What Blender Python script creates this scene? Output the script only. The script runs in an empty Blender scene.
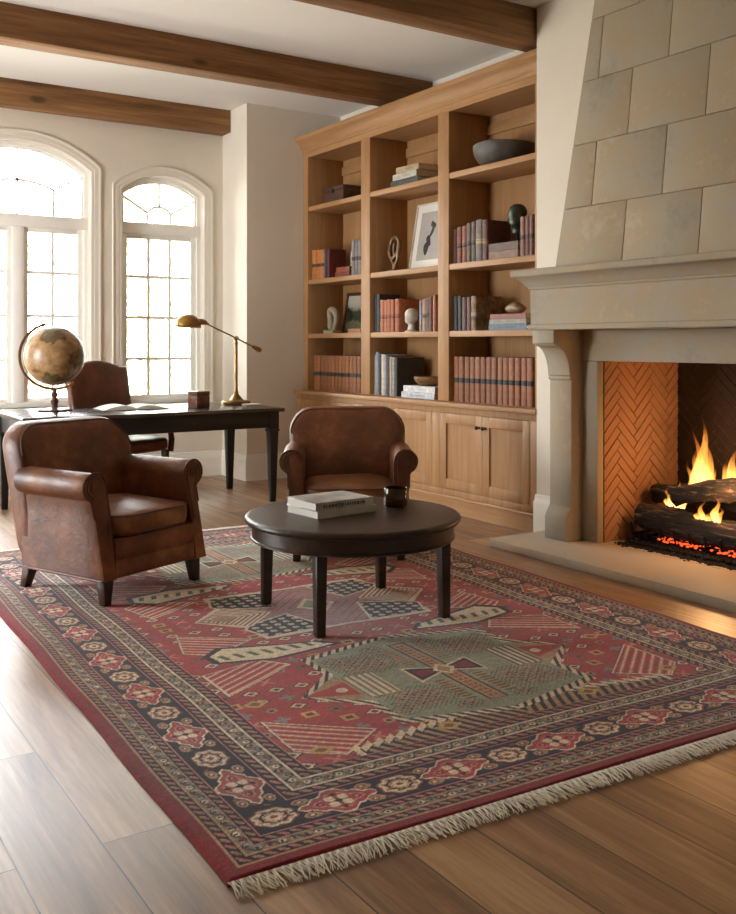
import bpy, bmesh, math, random
import numpy as np
from mathutils import Vector, Matrix, Euler
random.seed(7)
PI = math.pi
scene = bpy.context.scene
COL = scene.collection

# ------------------------------------------------------------------ camera
YAW = math.radians(33.19)
cam_d = bpy.data.cameras.new('camera')
cam = bpy.data.objects.new('camera', cam_d)
COL.objects.link(cam)
cam.location = (0, 0, 1.25)
cam.rotation_euler = (PI / 2, 0, -YAW)
cam_d.sensor_fit = 'AUTO'
cam_d.sensor_width = 36.0
cam_d.lens = 960.0 / 914.0 * 36.0
cam_d.shift_y = -113.0 / 914.0
cam_d.clip_start = 0.05
scene.camera = cam

# ------------------------------------------------------------------ world, sun, exposure
SKY = 29.0
world = bpy.data.worlds.new('sky')
scene.world = world
world.use_nodes = True
wn = world.node_tree.nodes
wl = world.node_tree.links
wn.clear()
w_out = wn.new('ShaderNodeOutputWorld')
w_bg = wn.new('ShaderNodeBackground')
w_tc = wn.new('ShaderNodeTexCoord')
w_sep = wn.new('ShaderNodeSeparateXYZ')
w_ramp = wn.new('ShaderNodeValToRGB')
wl.new(w_tc.outputs['Generated'], w_sep.inputs[0])
wl.new(w_sep.outputs['Z'], w_ramp.inputs[0])
w_ramp.color_ramp.elements[0].position = 0.0
w_ramp.color_ramp.elements[0].color = (0.95, 0.975, 1.0, 1)
w_ramp.color_ramp.elements[1].position = 1.0
w_ramp.color_ramp.elements[1].color = (0.90, 0.96, 1.0, 1)
wl.new(w_ramp.outputs[0], w_bg.inputs['Color'])
w_bg.inputs['Strength'].default_value = SKY
wl.new(w_bg.outputs[0], w_out.inputs[0])

sun_d = bpy.data.lights.new('sun', 'SUN')
sun_d.energy = 24.0
sun_d.angle = 0.05
sun_d.color = (1.0, 0.95, 0.85)
sun = bpy.data.objects.new('sun', sun_d)
COL.objects.link(sun)
sun.rotation_euler = (math.radians(52), 0, math.radians(25))

scene.view_settings.view_transform = 'Standard'
scene.view_settings.look = 'None'
scene.view_settings.gamma = 1.0
scene.view_settings.use_curve_mapping = False
scene.view_settings.exposure = 0.0
scene.cycles.max_bounces = 12
scene.cycles.diffuse_bounces = 4
scene.cycles.glossy_bounces = 4
scene.cycles.transparent_max_bounces = 16
scene.cycles.caustics_reflective = False
scene.cycles.caustics_refractive = False
scene.cycles.sample_clamp_indirect = 12.0
scene.cycles.use_denoising = True


def portal(name, loc, rot, sx, sy):
    d = bpy.data.lights.new(name, 'AREA')
    d.shape = 'RECTANGLE'
    d.size, d.size_y = sx, sy
    d.cycles.is_portal = True
    o = bpy.data.objects.new(name, d)
    o.location = loc
    o.rotation_euler = rot
    COL.objects.link(o)


# each portal stands in a window opening and only guides sky sampling
portal('window_portal', (3.28, 8.70, 1.75), (-PI / 2, 0, 0), 0.85, 2.2)
portal('window_portal', (2.00, 8.70, 1.85), (-PI / 2, 0, 0), 1.25, 2.4)
portal('window_portal', (0.72, 8.70, 1.75), (-PI / 2, 0, 0), 0.85, 2.2)
portal('window_portal', (-1.72, 6.7, 1.12), (0, -PI / 2, 0), 2.2, 1.5)

# ------------------------------------------------------------------ helpers


def lin(c):
    out = []
    for v in c[:3]:
        v = v / 255.0
        out.append(v / 12.92 if v <= 0.04045 else ((v + 0.055) / 1.055) ** 2.4)
    return tuple(out)


def rgba(c):
    return lin(c) + (1.0,)


class MB:
    """collects shapes; becomes ONE mesh object"""

    def __init__(self):
        self.bm = bmesh.new()

    def _verts(self, pts):
        return [self.bm.verts.new(p) for p in pts]

    def face(self, vs):
        try:
            return self.bm.faces.new(vs)
        except ValueError:
            return None

    def box(self, x0, x1, y0, y1, z0, z1, bevel=0.0, mat=None, seg=2):
        b = bmesh.new()
        v = [b.verts.new((x, y, z)) for x in (x0, x1) for y in (y0, y1) for z in (z0, z1)]
        for f in ((0, 1, 3, 2), (4, 6, 7, 5), (0, 4, 5, 1), (2, 3, 7, 6), (0, 2, 6, 4), (1, 5, 7, 3)):
            b.faces.new([v[i] for i in f])
        bmesh.ops.recalc_face_normals(b, faces=b.faces[:])
        if bevel > 0:
            bmesh.ops.bevel(b, geom=b.edges[:], offset=bevel, segments=seg, affect='EDGES', profile=0.5)
        self.merge(b, mat)

    def merge(self, b, mat=None):
        if mat is not None:
            b.transform(mat)
        me = bpy.data.meshes.new('tmp')
        b.to_mesh(me)
        b.free()
        self.bm.from_mesh(me)
        bpy.data.meshes.remove(me)

    def prism(self, poly, fn, a0, a1, bevel=0.0):
        """poly of 2-D points; fn(p, a) -> 3-D"""
        b = bmesh.new()
        v0 = [b.verts.new(fn(p, a0)) for p in poly]
        v1 = [b.verts.new(fn(p, a1)) for p in poly]
        n = len(poly)
        b.faces.new(v0)
        b.faces.new(v1[::-1])
        for i in range(n):
            j = (i + 1) % n
            b.faces.new([v0[i], v0[j], v1[j], v1[i]])
        bmesh.ops.recalc_face_normals(b, faces=b.faces[:])
        if bevel > 0:
            es = [e for e in b.edges if len(e.link_faces) == 2 and e.calc_face_angle(0) > 0.6]
            bmesh.ops.bevel(b, geom=es, offset=bevel, segments=2, affect='EDGES', profile=0.5)
        self.merge(b)

    def rings(self, rings, closed=True, cap=True):
        """rings of equal point counts skinned one to the next"""
        rs = [self._verts(r) for r in rings]
        n = len(rs[0])
        for a, b in zip(rs, rs[1:]):
            for i in range(n if closed else n - 1):
                j = (i + 1) % n
                self.face([a[i], a[j], b[j], b[i]])
        if cap:
            self.face(rs[0][::-1])
            self.face(rs[-1])

    def lathe(self, prof, c=(0, 0, 0), n=32, mat=None, sx=1.0, sy=1.0):
        b = MB()
        rr = []
        for r, z in prof:
            r = max(r, 1e-4)
            rr.append([(c[0] + sx * r * math.cos(2 * PI * i / n), c[1] + sy * r * math.sin(2 * PI * i / n), c[2] + z) for i in range(n)])
        b.rings(rr)
        self.merge(b.bm, mat)

    def tube(self, pts, r, n=10, closed=False):
        pts = [Vector(p) for p in pts]
        m = len(pts)
        rs = r if isinstance(r, (list, tuple)) else [r] * m
        rings = []
        up = None
        for i in range(m):
            if closed:
                t = pts[(i + 1) % m] - pts[i - 1]
            else:
                t = pts[min(i + 1, m - 1)] - pts[max(i - 1, 0)]
            t.normalize()
            if up is None:
                up = Vector((0, 0, 1)) if abs(t.z) < 0.9 else Vector((1, 0, 0))
            a = t.cross(up)
            if a.length < 1e-5:
                a = t.cross(Vector((0.3, 0.9, 0.1)))
            a.normalize()
            bb = a.cross(t).normalized()
            up = bb
            rings.append([pts[i] + a * rs[i] * math.cos(2 * PI * k / n) + bb * rs[i] * math.sin(2 * PI * k / n) for k in range(n)])
        if closed:
            rings.append(rings[0])
        self.rings(rings, cap=not closed)
        if closed:
            bmesh.ops.remove_doubles(self.bm, verts=self.bm.verts[:], dist=1e-6)

    def cyl(self, p0, p1, r0, r1=None, n=16):
        self.tube([p0, p1], [r0, r0 if r1 is None else r1], n)

    def ball(self, c, r, n=16, sx=1, sy=1, sz=1):
        prof = [(math.sin(PI * i / n), -math.cos(PI * i / n)) for i in range(n + 1)]
        m = Matrix.Translation(c) @ Matrix.Diagonal((r * sx, r * sy, r * sz, 1))
        self.lathe(prof, n=n * 2, mat=m)

    def molding(self, prof, path, z0=0.0, caps=True):
        """profile (offset, z) swept with mitres along a plan path; offset is to the left of travel"""
        P = [Vector((p[0], p[1])) for p in path]
        n = len(P)
        dirs = [(P[i + 1] - P[i]).normalized() for i in range(n - 1)]
        nor = [Vector((-d.y, d.x)) for d in dirs]
        rings = []
        for i in range(n):
            if i == 0:
                m = nor[0]
            elif i == n - 1:
                m = nor[-1]
            else:
                m = nor[i - 1] + nor[i]
                m = m / (1 + nor[i - 1].dot(nor[i]))
            rings.append([(P[i].x + m.x * o, P[i].y + m.y * o, z0 + z) for o, z in prof])
        self.rings(rings, closed=True, cap=caps)

    def taper(self, c0, s0, c1, s1, bevel=0.003):
        """square leg from (x,y,z) half size s0 to c1 half size s1"""
        b = bmesh.new()
        v0 = [b.verts.new((c0[0] + a * s0, c0[1] + d * s0, c0[2])) for a, d in ((-1, -1), (1, -1), (1, 1), (-1, 1))]
        v1 = [b.verts.new((c1[0] + a * s1, c1[1] + d * s1, c1[2])) for a, d in ((-1, -1), (1, -1), (1, 1), (-1, 1))]
        b.faces.new(v0)
        b.faces.new(v1)
        for i in range(4):
            j = (i + 1) % 4
            b.faces.new([v0[i], v0[j], v1[j], v1[i]])
        bmesh.ops.recalc_face_normals(b, faces=b.faces[:])
        if bevel:
            bmesh.ops.bevel(b, geom=b.edges[:], offset=bevel, segments=2, affect='EDGES', profile=0.5)
        self.merge(b)


def rrect(w, d, r, n=6):
    """rounded rectangle outline, w x d, radius r (or four: ++, -+, --, +-)"""
    rs = r if isinstance(r, (tuple, list)) else (r,) * 4
    pts = []
    for k, (sx, sy) in enumerate(((1, 1), (-1, 1), (-1, -1), (1, -1))):
        q = max(rs[k], 0.001)
        cx, cy = sx * (w / 2 - q), sy * (d / 2 - q)
        for i in range(n + 1):
            a = PI / 2 * k + PI / 2 * i / n
            pts.append((cx + q * math.cos(a), cy + q * math.sin(a)))
    return pts


def slab_rings(w, d, r, layers, n=6):
    """layers of (inset, height) -> 3-D rings in (x, y, h)"""
    out = []
    for ins, h in layers:
        rs = r if isinstance(r, (tuple, list)) else (r,) * 4
        ww, dd = max(w - 2 * ins, 0.01), max(d - 2 * ins, 0.01)
        rr = [max(q - ins, min(ww, dd) * 0.2) for q in rs]
        rr = [min(q, ww / 2 - 0.001, dd / 2 - 0.001) for q in rr]
        out.append([(x, y, h) for x, y in rrect(ww, dd, rr, n)])
    return out


def root_of(o):
    while o.parent is not None:
        o = o.parent
    return o


def obj(name, mb, mat, parent=None, world=False, sharp=38, kind=None, label=None):
    bm = mb.bm
    if world and parent is not None:
        l = root_of(parent).location
        bmesh.ops.translate(bm, vec=(-l.x, -l.y, -l.z), verts=bm.verts[:])
    bmesh.ops.recalc_face_normals(bm, faces=bm.faces[:])
    lim = math.radians(sharp)
    for f in bm.faces:
        f.smooth = True
    for e in bm.edges:
        if len(e.link_faces) == 2:
            if e.calc_face_angle(0) > lim:
                e.smooth = False
        else:
            e.smooth = False
    me = bpy.data.meshes.new(name)
    bm.to_mesh(me)
    bm.free()
    for m in (mat if isinstance(mat, (list, tuple)) else [mat]):
        me.materials.append(m)
    o = bpy.data.objects.new(name, me)
    COL.objects.link(o)
    if parent is not None:
        o.parent = parent
    if kind:
        o['kind'] = kind
    if label:
        o['label'] = label
    return o


def thing(name, label, cat, loc=(0, 0, 0), rotz=0.0, group=None):
    o = bpy.data.objects.new(name, None)
    COL.objects.link(o)
    o.empty_display_size = 0.1
    o.location = loc
    o.rotation_euler = (0, 0, rotz)
    o['label'] = label
    o['category'] = cat
    if group:
        o['group'] = group
    return o


def tag(o, label, cat, group=None):
    o['label'] = label
    o['category'] = cat
    if group:
        o['group'] = group
    return o


def dup(root, loc, rot=None, label=None, group=None):
    r = root.copy()
    COL.objects.link(r)
    r.location = loc
    if rot is not None:
        r.rotation_euler = rot
    if label:
        r['label'] = label
    if group:
        r['group'] = group
    for ch in list(root.children):
        c = ch.copy()
        COL.objects.link(c)
        c.parent = r
        for g in list(ch.children):
            d = g.copy()
            COL.objects.link(d)
            d.parent = c
    return r


# ------------------------------------------------------------------ materials
def new_mat(name):
    m = bpy.data.materials.new(name)
    m.use_nodes = True
    nt = m.node_tree
    b = nt.nodes['Principled BSDF']
    return m, nt, b


def nd(nt, t, **kw):
    n = nt.nodes.new(t)
    for k, v in kw.items():
        if k in n.inputs:
            n.inputs[k].default_value = v
        else:
            setattr(n, k, v)
    return n


def ramp(nt, fac, stops):
    r = nt.nodes.new('ShaderNodeValToRGB')
    el = r.color_ramp.elements
    while len(el) < len(stops):
        el.new(0.5)
    for e, (p, c) in zip(el, stops):
        e.position = p
        e.color = rgba(c)
    nt.links.new(fac, r.inputs[0])
    return r


def bump(nt, bsdf, height, strength, dist=0.01):
    bp = nd(nt, 'ShaderNodeBump', Strength=strength, Distance=dist)
    nt.links.new(height, bp.inputs['Height'])
    nt.links.new(bp.outputs[0], bsdf.inputs['Normal'])


def plain(name, c, rough=0.5, metal=0.0, spec=0.5, noise=0.0, nscale=8.0, bstr=0.0, bscale=60.0, coat=0.0):
    m, nt, b = new_mat(name)
    b.inputs['Roughness'].default_value = rough
    b.inputs['Metallic'].default_value = metal
    b.inputs['Specular IOR Level'].default_value = spec
    b.inputs['Coat Weight'].default_value = coat
    tc = nd(nt, 'ShaderNodeTexCoord')
    if noise > 0:
        n = nd(nt, 'ShaderNodeTexNoise', Scale=nscale, Detail=5.0, Roughness=0.6)
        nt.links.new(tc.outputs['Object'], n.inputs['Vector'])
        lo = tuple(max(0, v * (1 - noise)) for v in c)
        hi = tuple(min(255, v * (1 + noise)) for v in c)
        r = ramp(nt, n.outputs['Fac'], [(0.3, lo), (0.7, hi)])
        nt.links.new(r.outputs[0], b.inputs['Base Color'])
    else:
        b.inputs['Base Color'].default_value = rgba(c)
    if bstr > 0:
        n2 = nd(nt, 'ShaderNodeTexNoise', Scale=bscale, Detail=4.0)
        nt.links.new(tc.outputs['Object'], n2.inputs['Vector'])
        bump(nt, b, n2.outputs['Fac'], bstr)
    return m


def wood(name, dark, mid, light, axis='Z', scale=1.0, rough=0.45, bstr=0.15, knots=False, spec=0.4, coat=0.0):
    """grain runs along axis in object space"""
    m, nt, b = new_mat(name)
    tc = nd(nt, 'ShaderNodeTexCoord')
    mp = nd(nt, 'ShaderNodeMapping')
    s = [14 * scale] * 3
    s['XYZ'.index(axis)] = 0.9 * scale
    mp.inputs['Scale'].default_value = s
    nt.links.new(tc.outputs['Object'], mp.inputs[0])
    n1 = nd(nt, 'ShaderNodeTexNoise', Scale=1.0, Detail=8.0, Roughness=0.62, Distortion=0.6)
    nt.links.new(mp.outputs[0], n1.inputs['Vector'])
    mp2 = nd(nt, 'ShaderNodeMapping')
    s2 = [70 * scale] * 3
    s2['XYZ'.index(axis)] = 3.0 * scale
    mp2.inputs['Scale'].default_value = s2
    nt.links.new(tc.outputs['Object'], mp2.inputs[0])
    n2 = nd(nt, 'ShaderNodeTexNoise', Scale=1.0, Detail=4.0, Roughness=0.6)
    nt.links.new(mp2.outputs[0], n2.inputs['Vector'])
    mx = nd(nt, 'ShaderNodeMath', operation='MULTIPLY_ADD')
    mx.inputs[1].default_value = 0.35
    nt.links.new(n2.outputs['Fac'], mx.inputs[0])
    mm = nd(nt, 'ShaderNodeMath', operation='MULTIPLY')
    mm.inputs[1].default_value = 0.65
    nt.links.new(n1.outputs['Fac'], mm.inputs[0])
    nt.links.new(mm.outputs[0], mx.inputs[2])
    fac = mx.outputs[0]
    if knots:
        v = nd(nt, 'ShaderNodeTexVoronoi', Scale=1.0)
        mp3 = nd(nt, 'ShaderNodeMapping')
        s3 = [3.6] * 3
        s3['XYZ'.index(axis)] = 1.5
        mp3.inputs['Scale'].default_value = s3
        nt.links.new(tc.outputs['Object'], mp3.inputs[0])
        nt.links.new(mp3.outputs[0], v.inputs['Vector'])
        k = nd(nt, 'ShaderNodeMapRange')
        k.inputs['From Min'].default_value = 0.03
        k.inputs['From Max'].default_value = 0.13
        nt.links.new(v.outputs['Distance'], k.inputs[0])
        mk = nd(nt, 'ShaderNodeMath', operation='MULTIPLY')
        nt.links.new(fac, mk.inputs[0])
        mk2 = nd(nt, 'ShaderNodeMapRange')
        mk2.inputs['To Min'].default_value = 0.45
        nt.links.new(k.outputs[0], mk2.inputs[0])
        nt.links.new(mk2.outputs[0], mk.inputs[1])
        fac = mk.outputs[0]
    r = ramp(nt, fac, [(0.30, dark), (0.5, mid), (0.70, light)])
    nt.links.new(r.outputs[0], b.inputs['Base Color'])
    b.inputs['Roughness'].default_value = rough
    b.inputs['Specular IOR Level'].default_value = spec
    b.inputs['Coat Weight'].default_value = coat
    bump(nt, b, fac, bstr, 0.004)
    return m


def stone(name, c, var=0.10, rough=0.8, bstr=0.25):
    m, nt, b = new_mat(name)
    tc = nd(nt, 'ShaderNodeTexCoord')
    n1 = nd(nt, 'ShaderNodeTexNoise', Scale=2.2, Detail=8.0, Roughness=0.62)
    nt.links.new(tc.outputs['Object'], n1.inputs['Vector'])
    n2 = nd(nt, 'ShaderNodeTexNoise', Scale=26.0, Detail=5.0, Roughness=0.7)
    nt.links.new(tc.outputs['Object'], n2.inputs['Vector'])
    ad = nd(nt, 'ShaderNodeMath', operation='MULTIPLY_ADD')
    ad.inputs[1].default_value = 0.3
    nt.links.new(n2.outputs['Fac'], ad.inputs[0])
    mu = nd(nt, 'ShaderNodeMath', operation='MULTIPLY')
    mu.inputs[1].default_value = 0.7
    nt.links.new(n1.outputs['Fac'], mu.inputs[0])
    nt.links.new(mu.outputs[0], ad.inputs[2])
    lo = tuple(v * (1 - var) for v in c)
    hi = tuple(min(255, v * (1 + var)) for v in c)
    warm = (min(255, c[0] * 1.03), c[1] * 0.97, c[2] * 0.9)
    r = ramp(nt, ad.outputs[0], [(0.34, lo), (0.46, c), (0.56, warm), (0.68, hi)])
    nt.links.new(r.outputs[0], b.inputs['Base Color'])
    b.inputs['Roughness'].default_value = rough
    b.inputs['Specular IOR Level'].default_value = 0.25
    bump(nt, b, n2.outputs['Fac'], bstr, 0.004)
    return m


def leather(name, dark, mid, light, rough=0.42, worn=(0.42, 0.7)):
    m, nt, b = new_mat(name)
    tc = nd(nt, 'ShaderNodeTexCoord')
    n1 = nd(nt, 'ShaderNodeTexNoise', Scale=3.6, Detail=9.0, Roughness=0.66, Distortion=0.15)
    nt.links.new(tc.outputs['Object'], n1.inputs['Vector'])
    r = ramp(nt, n1.outputs['Fac'], [(0.33, dark), (0.5, mid), (0.68, light)])
    nt.links.new(r.outputs[0], b.inputs['Base Color'])
    n2 = nd(nt, 'ShaderNodeTexNoise', Scale=9.0, Detail=3.0)
    nt.links.new(tc.outputs['Object'], n2.inputs['Vector'])
    rr = nd(nt, 'ShaderNodeMapRange')
    rr.inputs['To Min'].default_value = rough - 0.10
    rr.inputs['To Max'].default_value = rough + 0.14
    nt.links.new(n2.outputs['Fac'], rr.inputs[0])
    nt.links.new(rr.outputs[0], b.inputs['Roughness'])
    b.inputs['Specular IOR Level'].default_value = 0.45
    v = nd(nt, 'ShaderNodeTexVoronoi', Scale=160.0)
    nt.links.new(tc.outputs['Object'], v.inputs['Vector'])
    n3 = nd(nt, 'ShaderNodeTexNoise', Scale=9.0, Detail=7.0, Roughness=0.6, Distortion=0.4)
    nt.links.new(tc.outputs['Object'], n3.inputs['Vector'])
    ad = nd(nt, 'ShaderNodeMath', operation='MULTIPLY_ADD')
    ad.inputs[1].default_value = 0.05
    nt.links.new(v.outputs['Distance'], ad.inputs[0])
    nt.links.new(n3.outputs['Fac'], ad.inputs[2])
    bump(nt, b, ad.outputs[0], 0.6, 0.012)
    return m


def glassy(name, tint=(255, 255, 255), gloss=0.08):
    m, nt, b = new_mat(name)
    nt.nodes.remove(b)
    out = nt.nodes['Material Output']
    tr = nd(nt, 'ShaderNodeBsdfTransparent')
    tr.inputs[0].default_value = rgba(tint)
    gl = nd(nt, 'ShaderNodeBsdfGlossy', Roughness=0.02)
    fr = nd(nt, 'ShaderNodeFresnel', IOR=1.45)
    mx = nd(nt, 'ShaderNodeMixShader')
    nt.links.new(fr.outputs[0], mx.inputs[0])
    nt.links.new(tr.outputs[0], mx.inputs[1])
    nt.links.new(gl.outputs[0], mx.inputs[2])
    nt.links.new(mx.outputs[0], out.inputs[0])
    return m


M_wall = plain('wall_plaster', (226, 217, 201), 0.85, spec=0.2, noise=0.012, nscale=3, bstr=0.04, bscale=90)
M_ceil = plain('ceiling_plaster', (232, 228, 219), 0.9, spec=0.2, bstr=0.03, bscale=80)
M_trim = plain('painted_trim', (236, 230, 217), 0.5, spec=0.35)
M_casing = plain('casing_paint', (228, 220, 205), 0.6, spec=0.25)
M_winframe = plain('window_paint', (244, 241, 233), 0.45, spec=0.35)
M_pane = glassy('window_glass')
M_beam = wood('beam_oak', (84, 56, 32), (136, 96, 58), (172, 128, 84), 'X', 0.85, 0.7, 0.6, knots=True)
M_oak = wood('bookcase_oak', (150, 109, 68), (167, 125, 82), (184, 142, 97), 'Z', 1.2, 0.5, 0.06)
M_oak_y = wood('bookcase_oak_level', (150, 109, 68), (167, 125, 82), (184, 142, 97), 'Y', 1.2, 0.5, 0.06)
M_stone = stone('limestone', (163, 153, 135), 0.09)
M_hearth = stone('hearth_stone', (178, 167, 149), 0.06, 0.6, 0.12)
M_mortar = plain('mortar', (150, 140, 122), 0.95)
M_brick = stone('firebrick', (164, 124, 96), 0.16, 0.85, 0.4)
M_brick_soot = stone('sooty_firebrick', (44, 34, 28), 0.3, 0.95, 0.4)
M_joint = plain('brick_joint', (84, 62, 48), 0.95)
M_leather = leather('brown_leather', (72, 38, 20), (110, 63, 35), (152, 98, 60))
M_leather_seat = leather('worn_seat_leather', (86, 50, 30), (126, 80, 48), (170, 124, 84), 0.36)
M_leather_dark = leather('oxblood_leather', (70, 34, 24), (96, 50, 34), (118, 66, 46), 0.38)
M_piping = plain('leather_piping', (92, 54, 31), 0.45)
M_leg = wood('walnut_leg', (36, 21, 13), (54, 33, 20), (70, 45, 28), 'Z', 1.0, 0.4, 0.05)
M_espresso = wood('espresso_wood', (40, 28, 20), (56, 41, 31), (74, 56, 43), 'X', 0.9, 0.36, 0.06, spec=0.5)
M_desk = wood('black_desk_wood', (18, 17, 17), (26, 25, 24), (36, 34, 32), 'X', 0.9, 0.38, 0.05)
M_desk_top = wood('desk_top_wood', (36, 29, 25), (48, 39, 33), (60, 50, 43), 'X', 0.9, 0.22, 0.03, spec=0.8)
M_brass = plain('aged_brass', (150, 116, 64), 0.38, 1.0, noise=0.12, nscale=12)
M_bronze = plain('dark_bronze', (52, 42, 34), 0.4, 0.9)
M_iron = plain('black_iron', (24, 22, 21), 0.6, 0.6)
M_paper = plain('book_pages', (214, 202, 178), 0.9, noise=0.05, nscale=30)
M_white_paper = plain('white_pages', (232, 228, 218), 0.85)


# ------------------------------------------------------------------ the setting
def struct(name, mb, mat, label=None):
    o = obj(name, mb, mat)
    o['kind'] = 'structure'
    if label:
        o['label'] = label
    return o


# floor : wide oak boards running away along Y
def floor_mat():
    m, nt, b = new_mat('oak_floorboards')
    tc = nd(nt, 'ShaderNodeTexCoord')
    sp = nd(nt, 'ShaderNodeSeparateXYZ')
    nt.links.new(tc.outputs['Object'], sp.inputs[0])
    cb = nd(nt, 'ShaderNodeCombineXYZ')
    nt.links.new(sp.outputs['Y'], cb.inputs['X'])
    nt.links.new(sp.outputs['X'], cb.inputs['Y'])
    of = nd(nt, 'ShaderNodeVectorMath', operation='ADD')
    of.inputs[1].default_value = (0.48, 0.07, 0)
    nt.links.new(cb.outputs[0], of.inputs[0])
    br = nt.nodes.new('ShaderNodeTexBrick')
    br.offset = 0.37
    br.offset_frequency = 2
    br.inputs['Scale'].default_value = 1.0
    br.inputs['Brick Width'].default_value = 1.75
    br.inputs['Row Height'].default_value = 0.207
    br.inputs['Mortar Size'].default_value = 0.0022
    br.inputs['Mortar Smooth'].default_value = 0.2
    br.inputs['Color1'].default_value = (0, 0, 0, 1)
    br.inputs['Color2'].default_value = (1, 1, 1, 1)
    br.inputs['Mortar'].default_value = (0.5, 0.5, 0.5, 1)
    nt.links.new(of.outputs[0], br.inputs['Vector'])
    # per-board shift of the grain
    bw = nd(nt, 'ShaderNodeRGBToBW')
    nt.links.new(br.outputs['Color'], bw.inputs[0])
    cb2 = nd(nt, 'ShaderNodeCombineXYZ')
    mz = nd(nt, 'ShaderNodeMath', operation='MULTIPLY')
    mz.inputs[1].default_value = 9.0
    nt.links.new(bw.outputs[0], mz.inputs[0])
    nt.links.new(mz.outputs[0], cb2.inputs['Z'])
    ad = nd(nt, 'ShaderNodeVectorMath', operation='ADD')
    nt.links.new(tc.outputs['Object'], ad.inputs[0])
    nt.links.new(cb2.outputs[0], ad.inputs[1])
    mp = nd(nt, 'ShaderNodeMapping')
    mp.inputs['Scale'].default_value = (11.0, 0.9, 1.0)
    nt.links.new(ad.outputs[0], mp.inputs[0])
    n1 = nd(nt, 'ShaderNodeTexNoise', Scale=1.0, Detail=9.0, Roughness=0.62, Distortion=0.9)
    nt.links.new(mp.outputs[0], n1.inputs['Vector'])
    mp2 = nd(nt, 'ShaderNodeMapping')
    mp2.inputs['Scale'].default_value = (90.0, 4.0, 1.0)
    nt.links.new(ad.outputs[0], mp2.inputs[0])
    n2 = nd(nt, 'ShaderNodeTexNoise', Scale=1.0, Detail=4.0, Roughness=0.6)
    nt.links.new(mp2.outputs[0], n2.inputs['Vector'])
    f1 = nd(nt, 'ShaderNodeMath', operation='MULTIPLY')
    f1.inputs[1].default_value = 0.62
    nt.links.new(n1.outputs['Fac'], f1.inputs[0])
    f2 = nd(nt, 'ShaderNodeMath', operation='MULTIPLY_ADD')
    f2.inputs[1].default_value = 0.22
    nt.links.new(n2.outputs['Fac'], f2.inputs[0])
    nt.links.new(f1.outputs[0], f2.inputs[2])
    f3 = nd(nt, 'ShaderNodeMath', operation='MULTIPLY_ADD')
    f3.inputs[1].default_value = 0.16
    nt.links.new(bw.outputs[0], f3.inputs[0])
    nt.links.new(f2.outputs[0], f3.inputs[2])
    # a few knots
    v = nd(nt, 'ShaderNodeTexVoronoi', Scale=1.0)
    mp3 = nd(nt, 'ShaderNodeMapping')
    mp3.inputs['Scale'].default_value = (3.0, 1.5, 1.0)
    nt.links.new(ad.outputs[0], mp3.inputs[0])
    nt.links.new(mp3.outputs[0], v.inputs['Vector'])
    k = nd(nt, 'ShaderNodeMapRange')
    k.inputs['From Min'].default_value = 0.015
    k.inputs['From Max'].default_value = 0.06
    k.inputs['To Min'].default_value = 0.5
    nt.links.new(v.outputs['Distance'], k.inputs[0])
    f4 = nd(nt, 'ShaderNodeMath', operation='MULTIPLY')
    nt.links.new(f3.outputs[0], f4.inputs[0])
    nt.links.new(k.outputs[0], f4.inputs[1])
    r = ramp(nt, f4.outputs[0], [(0.30, (84, 55, 33)), (0.48, (146, 106, 69)), (0.64, (188, 149, 106))])
    mx = nd(nt, 'ShaderNodeMix', data_type='RGBA')
    nt.links.new(br.outputs['Fac'], mx.inputs['Factor'])
    nt.links.new(r.outputs[0], mx.inputs['A'])
    mx.inputs['B'].default_value = rgba((40, 26, 16))
    nt.links.new(mx.outputs['Result'], b.inputs['Base Color'])
    rr = nd(nt, 'ShaderNodeMapRange')
    rr.inputs['To Min'].default_value = 0.46
    rr.inputs['To Max'].default_value = 0.26
    nt.links.new(f2.outputs[0], rr.inputs[0])
    nt.links.new(rr.outputs[0], b.inputs['Roughness'])
    b.inputs['Specular IOR Level'].default_value = 0.5
    b.inputs['Coat Weight'].default_value = 0.45
    b.inputs['Coat Roughness'].default_value = 0.40
    hb = nd(nt, 'ShaderNodeMath', operation='SUBTRACT')
    nt.links.new(f2.outputs[0], hb.inputs[0])
    nt.links.new(br.outputs['Fac'], hb.inputs[1])
    bump(nt, b, hb.outputs[0], 0.22, 0.003)
    return m


XL, XR, YB, YF, ZC = -1.6, 4.87, 8.46, -2.6, 3.45
f = MB()
f.box(XL - 0.2, XR + 0.6, YF - 0.2, YB + 0.2, -0.12, 0.0)
struct('floor', f, floor_mat(), 'wide oak floorboards running towards the windows')
c = MB()
c.box(XL - 0.2, XR + 0.6, YF - 0.2, YB + 0.2, ZC, ZC + 0.15)
struct('ceiling', c, M_ceil, 'smooth white plaster ceiling between the beams')


def arch_pts(xa, xb, spring, top, off=0.0, n=20):
    """points along a segmental arch, left to right, grown outwards by off"""
    h = (xb - xa) / 2
    rise = top - spring
    R = (h * h + rise * rise) / (2 * rise)
    xc, zc = (xa + xb) / 2, top - R
    a = math.asin(min(1, (h + off) / (R + off))) if off > -h else 0
    return [(xc + (R + off) * math.sin(-a + 2 * a * i / n), zc + (R + off) * math.cos(-a + 2 * a * i / n)) for i in range(n + 1)]


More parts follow.
